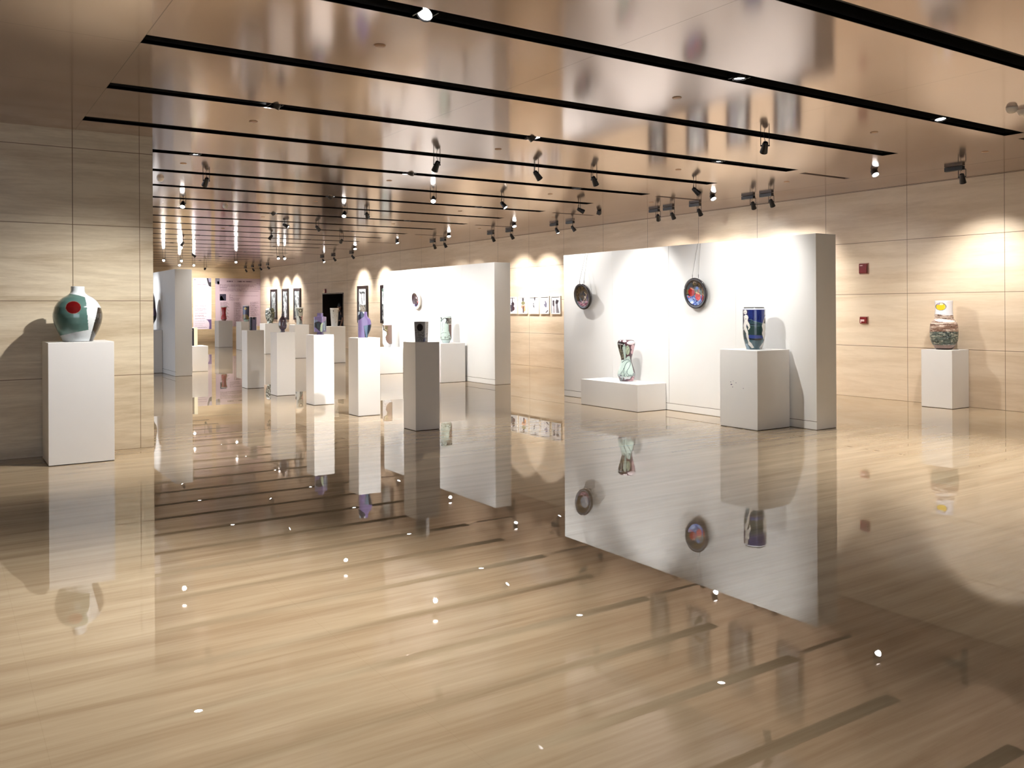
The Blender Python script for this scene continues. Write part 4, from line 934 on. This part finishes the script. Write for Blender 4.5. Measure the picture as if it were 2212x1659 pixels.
for i, (y1, y0) in enumerate([(13.776, 13.284), (12.67, 12.114), (11.599, 11.054), (10.474, 9.919)]):
    scroll(y1, y0, 1.0, 2.23, 'dark picture behind the large partition, %s from the left, mirrored in the ceiling' % ORD[i], 50+i*7,
           [('ell', 0.5, 0.3, 0.22, 0.07, (205, 206, 200)), ('noise', 0, 1, 0, 1, 0.3, 0.2, 0.45, (96, 98, 104), 60+i)], group='dark pictures hidden behind the large partition', fw=0.07)

# red fire devices
def wall_box(y0, y1, z0, z1, label, name, kind):
    root = empty(name, (XR, (y0+y1)/2, (z0+z1)/2)); tag(root, label, 'fire alarm')
    hy, hz = (y1-y0)/2, (z1-z0)/2
    b = MB(); b.box(-0.012, 0, -hy, hy, -hz, hz); b.build('back_plate', plain('plate_'+name, rgb(176, 130, 112), 0.45), root, bevel=0.003)
    b = MB(); b.box(-0.045, -0.012, -hy*0.82, hy*0.82, -hz*0.86, hz*0.86); b.build('cover', M_RED, root, bevel=0.008)
    b = MB()
    if kind == 'strobe':
        b.box(-0.0465, -0.045, 0.0, hy*0.6, hz*0.5, hz*0.62)
    else:
        b.box(-0.0465, -0.045, -hy*0.35, hy*0.6, -hz*0.35, hz*0.2); b.box(-0.0465, -0.045, hy*0.4, hy*0.6, -hz*0.68, -hz*0.35)
    b.build('white_window', plain('white_label', rgb(225, 190, 185), 0.4), root)
wall_box(8.60, 8.77, 2.01, 2.19, 'larger red fire alarm box on the right stone wall, upper one', 'fire_alarm', 'strobe')
wall_box(8.61, 8.76, 1.20, 1.32, 'smaller red call point with white window, below the red alarm box', 'fire_call_point', 'call')
root = empty('fire_alarm_light', (XR, 32.38, 2.16)); tag(root, 'small red alarm on the wall above the left end of the dark doorway', 'fire alarm')
b = MB(); b.box(-0.07, 0, -0.09, 0.09, -0.07, 0.08); b.build('cover', M_RED, root, bevel=0.01)
b = MB(); b.box(-0.02, 0, -0.07, 0.07, 0.085, 0.10); b.build('bracket', M_BLACK, root)
# tiny thermostat dots on the stone wall
# ------------------------------------------------------------------ poster panels on the far wall
def PX(u):
    d = (400+u/12.76)-417; return 9.56+0.02012*d+6.06e-6*d*d
def PZ(v): return 0.573+(711-(590+v/12.76))*0.02115
def panel(u0, u1, v0, v1, label, shapes, texts, col):
    x0, x1, z0, z1 = PX(u0), PX(u1), PZ(v1), PZ(v0)
    root = empty('poster_panel', ((x0+x1)/2, YF-0.001, 0.0)); tag(root, label, 'poster', 'pink poster panels on the far wall')
    ox = (x0+x1)/2
    b = MB(); b.box(x0-ox, x1-ox, -0.012, 0, z0, z1); b.build('sheet', plain('poster_sheet', col, 0.35, mottling=0.01), root)
    for nm, pts, c in shapes:
        s = MB(); q = [(PX(a)-ox, -0.0135, PZ(e)) for a, e in pts]; s.add(q, [tuple(range(len(q)))]); s.build(nm, plain('poster_ink', rgb(*c), 0.4), root)
    t = MB(); rnd = random.Random(5)
    for a, e, v, h in texts:
        p = a
        while p < e:
            w = min(rnd.uniform(7, 16), e-p)
            t.add([(PX(p)-ox, -0.0135, PZ(v+h/2)), (PX(p+w)-ox, -0.0135, PZ(v+h/2)), (PX(p+w)-ox, -0.0135, PZ(v-h/2)), (PX(p)-ox, -0.0135, PZ(v-h/2))], [(0, 1, 2, 3)])
            p += w+rnd.choice([1.5, 1.5, 1.5, 2.5, 12])
    t.build('printed_text', plain('text_ink', rgb(88, 66, 76), 0.5), root)
L1 = [(330, 575, 260, 9), (330, 575, 320, 9), (350, 555, 376, 8)]
for v in (720, 742, 772, 805, 828): L1.append((340, 500+(v*7) % 90, v, 5))
for v in (898, 916, 975, 990, 1010, 1028, 1046, 1105, 1122, 1168, 1180, 1196, 1240, 1262, 1320, 1378, 1432, 1484, 1498): L1.append((262, 470+(v*13) % 150, v, 6))
panel(215, 718, 140, 1542, 'left pink poster with a grey logo dot and dark vase cutouts',
      [('logo_dot', [(268+16*math.cos(i*PI/8), 188+16*math.sin(i*PI/8)) for i in range(16)], (130, 110, 140)),
       ('dark_shape', [(590, 142), (636, 142), (645, 200), (660, 250), (712, 250), (715, 380), (680, 372), (650, 355), (625, 290), (600, 200)], (34, 28, 40)),
       ('grey_shape', [(640, 142), (716, 142), (714, 250), (660, 248), (645, 200)], (158, 150, 172)),
       ('purple_shape', [(570, 1276), (716, 1276), (716, 1540), (648, 1540), (660, 1430), (650, 1360), (615, 1305)], (104, 82, 124))], L1, rgb(232, 214, 222))
L2 = [(1148, 1310, 225, 34), (1440, 1560, 225, 34), (1580, 1840, 225, 26), (1340, 1420, 225, 5), (1965, 2080, 275, 11)]
for v, e in ((318, 2080), (350, 1900), (378, 2080), (402, 1150), (435, 2080), (463, 1570), (492, 2030)): L2.append((945, e, v, 11))
for v, e in ((592, 1260), (625, 2000), (642, 1240), (672, 1320), (698, 1500), (726, 1470), (752, 1480)): L2.append((1210, e, v, 8))
for v in range(805, 1260, 18): L2.append((955+((v*7) % 3)*8, 1120+(v*11) % 90, v, 8))
for v in range(805, 1480, 16): L2.append((1335, 1360, v, 7)); L2.append((1375, 1500+(v*17) % 60, v, 8))
for v in range(805, 1210, 17): L2.append((1785, 1900+(v*13) % 140, v, 8))
panel(828, 2098, 140, 1480, 'right pink poster with long text columns, a title and a small photograph',
      [('cut_shape', [(828, 142), (946, 142), (940, 300), (905, 315), (880, 300), (828, 290)], (112, 110, 122)), ('pale_cut', [(880, 235), (940, 215), (938, 300), (900, 312), (885, 300)], (168, 158, 172)),
       ('photo', [(948, 578), (1122, 578), (1122, 760), (948, 760)], (44, 40, 60)), ('photo_face', [(960, 640), (1010, 620), (1040, 690), (1080, 745), (960, 750)], (166, 158, 178)), ('photo_hand', [(1040, 600), (1075, 590), (1070, 640)], (140, 132, 152))], L2, rgb(192, 170, 178))

# ------------------------------------------------------------------ person standing in the dark doorway
def person():
    X, Y = 13.15, 32.27
    root = empty('person', (X, Y, 0)); tag(root, 'person with dark hair and black shirt standing inside the dark doorway', 'person')
    J = {'pelvis': (0, 0, .92), 'waist': (0, 0, 1.06), 'chest': (0, 0, 1.24), 'neck': (0, 0, 1.41), 'head0': (-.01, 0, 1.50), 'head': (-.015, 0, 1.57), 'crown': (-.01, 0, 1.64),
         'shL': (0, .17, 1.36), 'elL': (.03, .23, 1.10), 'wrL': (-.05, .24, .88), 'haL': (-.07, .24, .80), 'shR': (0, -.17, 1.36), 'elR': (.03, -.23, 1.10), 'wrR': (-.05, -.24, .88), 'haR': (-.07, -.24, .80),
         'hiL': (0, .09, .88), 'knL': (-.01, .10, .48), 'anL': (.01, .10, .09), 'toL': (-.15, .11, .03), 'hiR': (0, -.09, .88), 'knR': (-.01, -.10, .48), 'anR': (.01, -.10, .09), 'toR': (-.15, -.11, .03)}
    Rr = {'pelvis': .13, 'waist': .12, 'chest': .15, 'neck': .055, 'head0': .07, 'head': .085, 'crown': .06, 'shL': .075, 'elL': .045, 'wrL': .03, 'haL': .035, 'hiL': .09, 'knL': .06, 'anL': .042, 'toL': .035}
    names = list(J); E = [('pelvis', 'waist'), ('waist', 'chest'), ('chest', 'neck'), ('neck', 'head0'), ('head0', 'head'), ('head', 'crown')]
    for s in 'LR': E += [('chest', 'sh'+s), ('sh'+s, 'el'+s), ('el'+s, 'wr'+s), ('wr'+s, 'ha'+s), ('pelvis', 'hi'+s), ('hi'+s, 'kn'+s), ('kn'+s, 'an'+s), ('an'+s, 'to'+s)]
    V = [J[n] for n in names]; rad = [Rr.get(n, Rr.get(n[:-1]+'L', .05)) for n in names]; ed = [(names.index(a), names.index(b)) for a, b in E]
    for s in (1, -1):     # five fingers per hand
        h = names.index('haL' if s > 0 else 'haR'); hx, hyy, hzz = V[h]
        for k in range(5):
            dx = (-.03+.018*k); L = (.05, .075, .08, .075, .06)[k]
            if k == 0: p1 = (hx-.04, hyy, hzz-.01); p2 = (hx-.055, hyy-.01*s, hzz-.05)
            else: p1 = (hx+dx, hyy, hzz-.045); p2 = (hx+dx-.01, hyy-.012*s, hzz-.045-L*.6)
            V.append(p1); V.append(p2); rad += [.011, .008]; ed += [(h, len(V)-2), (len(V)-2, len(V)-1)]
    def skin(nm, V, ed, rad, mat, rootv, sub=2):
        me = bpy.data.meshes.new(nm); me.from_pydata(V, ed, []); me.materials.append(mat)
        o = bpy.data.objects.new(nm, me); COL.objects.link(o); o.parent = root
        m = o.modifiers.new('Skin', 'SKIN'); m.use_smooth_shade = True
        for i, r in enumerate(rad): me.skin_vertices[0].data[i].radius = (r, r) if i < 0 else (r, r)
        me.skin_vertices[0].data[rootv].use_root = True
        s = o.modifiers.new('Subdivision', 'SUBSURF'); s.levels = 1; s.render_levels = sub
        return o
    bpy_me = None
    SK = plain('skin', rgb(150, 110, 88), 0.5); CL = plain('black_shirt', rgb(20, 20, 24), 0.8); TR = plain('dark_trousers', rgb(24, 24, 28), 0.8); HR = plain('black_hair', rgb(12, 11, 12), 0.6)
    def need(V): 
        return V
    body = skin_obj = None
    try:
        body = skin('body', V, ed, rad, SK, 0)
    except Exception:
        me = bpy.data.objects['body'].data if 'body' in bpy.data.objects else None
    def grow(lst, extra): return [r+extra for r in lst]
    ids = [names.index(n) for n in ('pelvis', 'waist', 'chest', 'shL', 'elL', 'shR', 'elR')]
    mp = {a: i for i, a in enumerate(ids)}
    e2 = [(mp[a], mp[b]) for a, b in ed if a in mp and b in mp]
    skin('shirt', [V[i] for i in ids], e2, grow([rad[i] for i in ids], .014), CL, 0)
    ids = [names.index(n) for n in ('pelvis', 'hiL', 'knL', 'anL', 'hiR', 'knR', 'anR')]; mp = {a: i for i, a in enumerate(ids)}
    e2 = [(mp[a], mp[b]) for a, b in ed if a in mp and b in mp]
    skin('trousers', [V[i] for i in ids], e2, grow([rad[i] for i in ids], .016), TR, 0)
    h = MB(); h.lathe([(0.0001, 0.115), (0.05, 0.105), (0.085, 0.06), (0.098, 0.0), (0.092, -0.05), (0.08, -0.07)], 28)
    h.v = [(x*1.05+0.012, y*0.92, z+1.60) for x, y, z in h.v]; h.build('hair', HR, root, True)
    f = MB(); f.lathe([(0.0001, 0.03), (0.012, 0.02), (0.016, -0.01), (0.0001, -0.02)], 10); f.v = [(x-0.098, y, z+1.545) for x, y, z in f.v]; f.build('nose', SK, root, True)
    for s in (1, -1):
        e = MB(); e.lathe([(0.0001, 0.012), (0.012, 0), (0.0001, -0.012)], 10); e.v = [(x-0.086, y+0.03*s, z+1.575) for x, y, z in e.v]; e.build('eye', HR, root, True)
        e = MB(); e.lathe([(0.0001, 0.028), (0.014, 0.01), (0.012, -0.02), (0.0001, -0.03)], 10); e.v = [(x, y+0.088*s, z+1.55) for x, y, z in e.v]; e.build('ear', SK, root, True)
person()
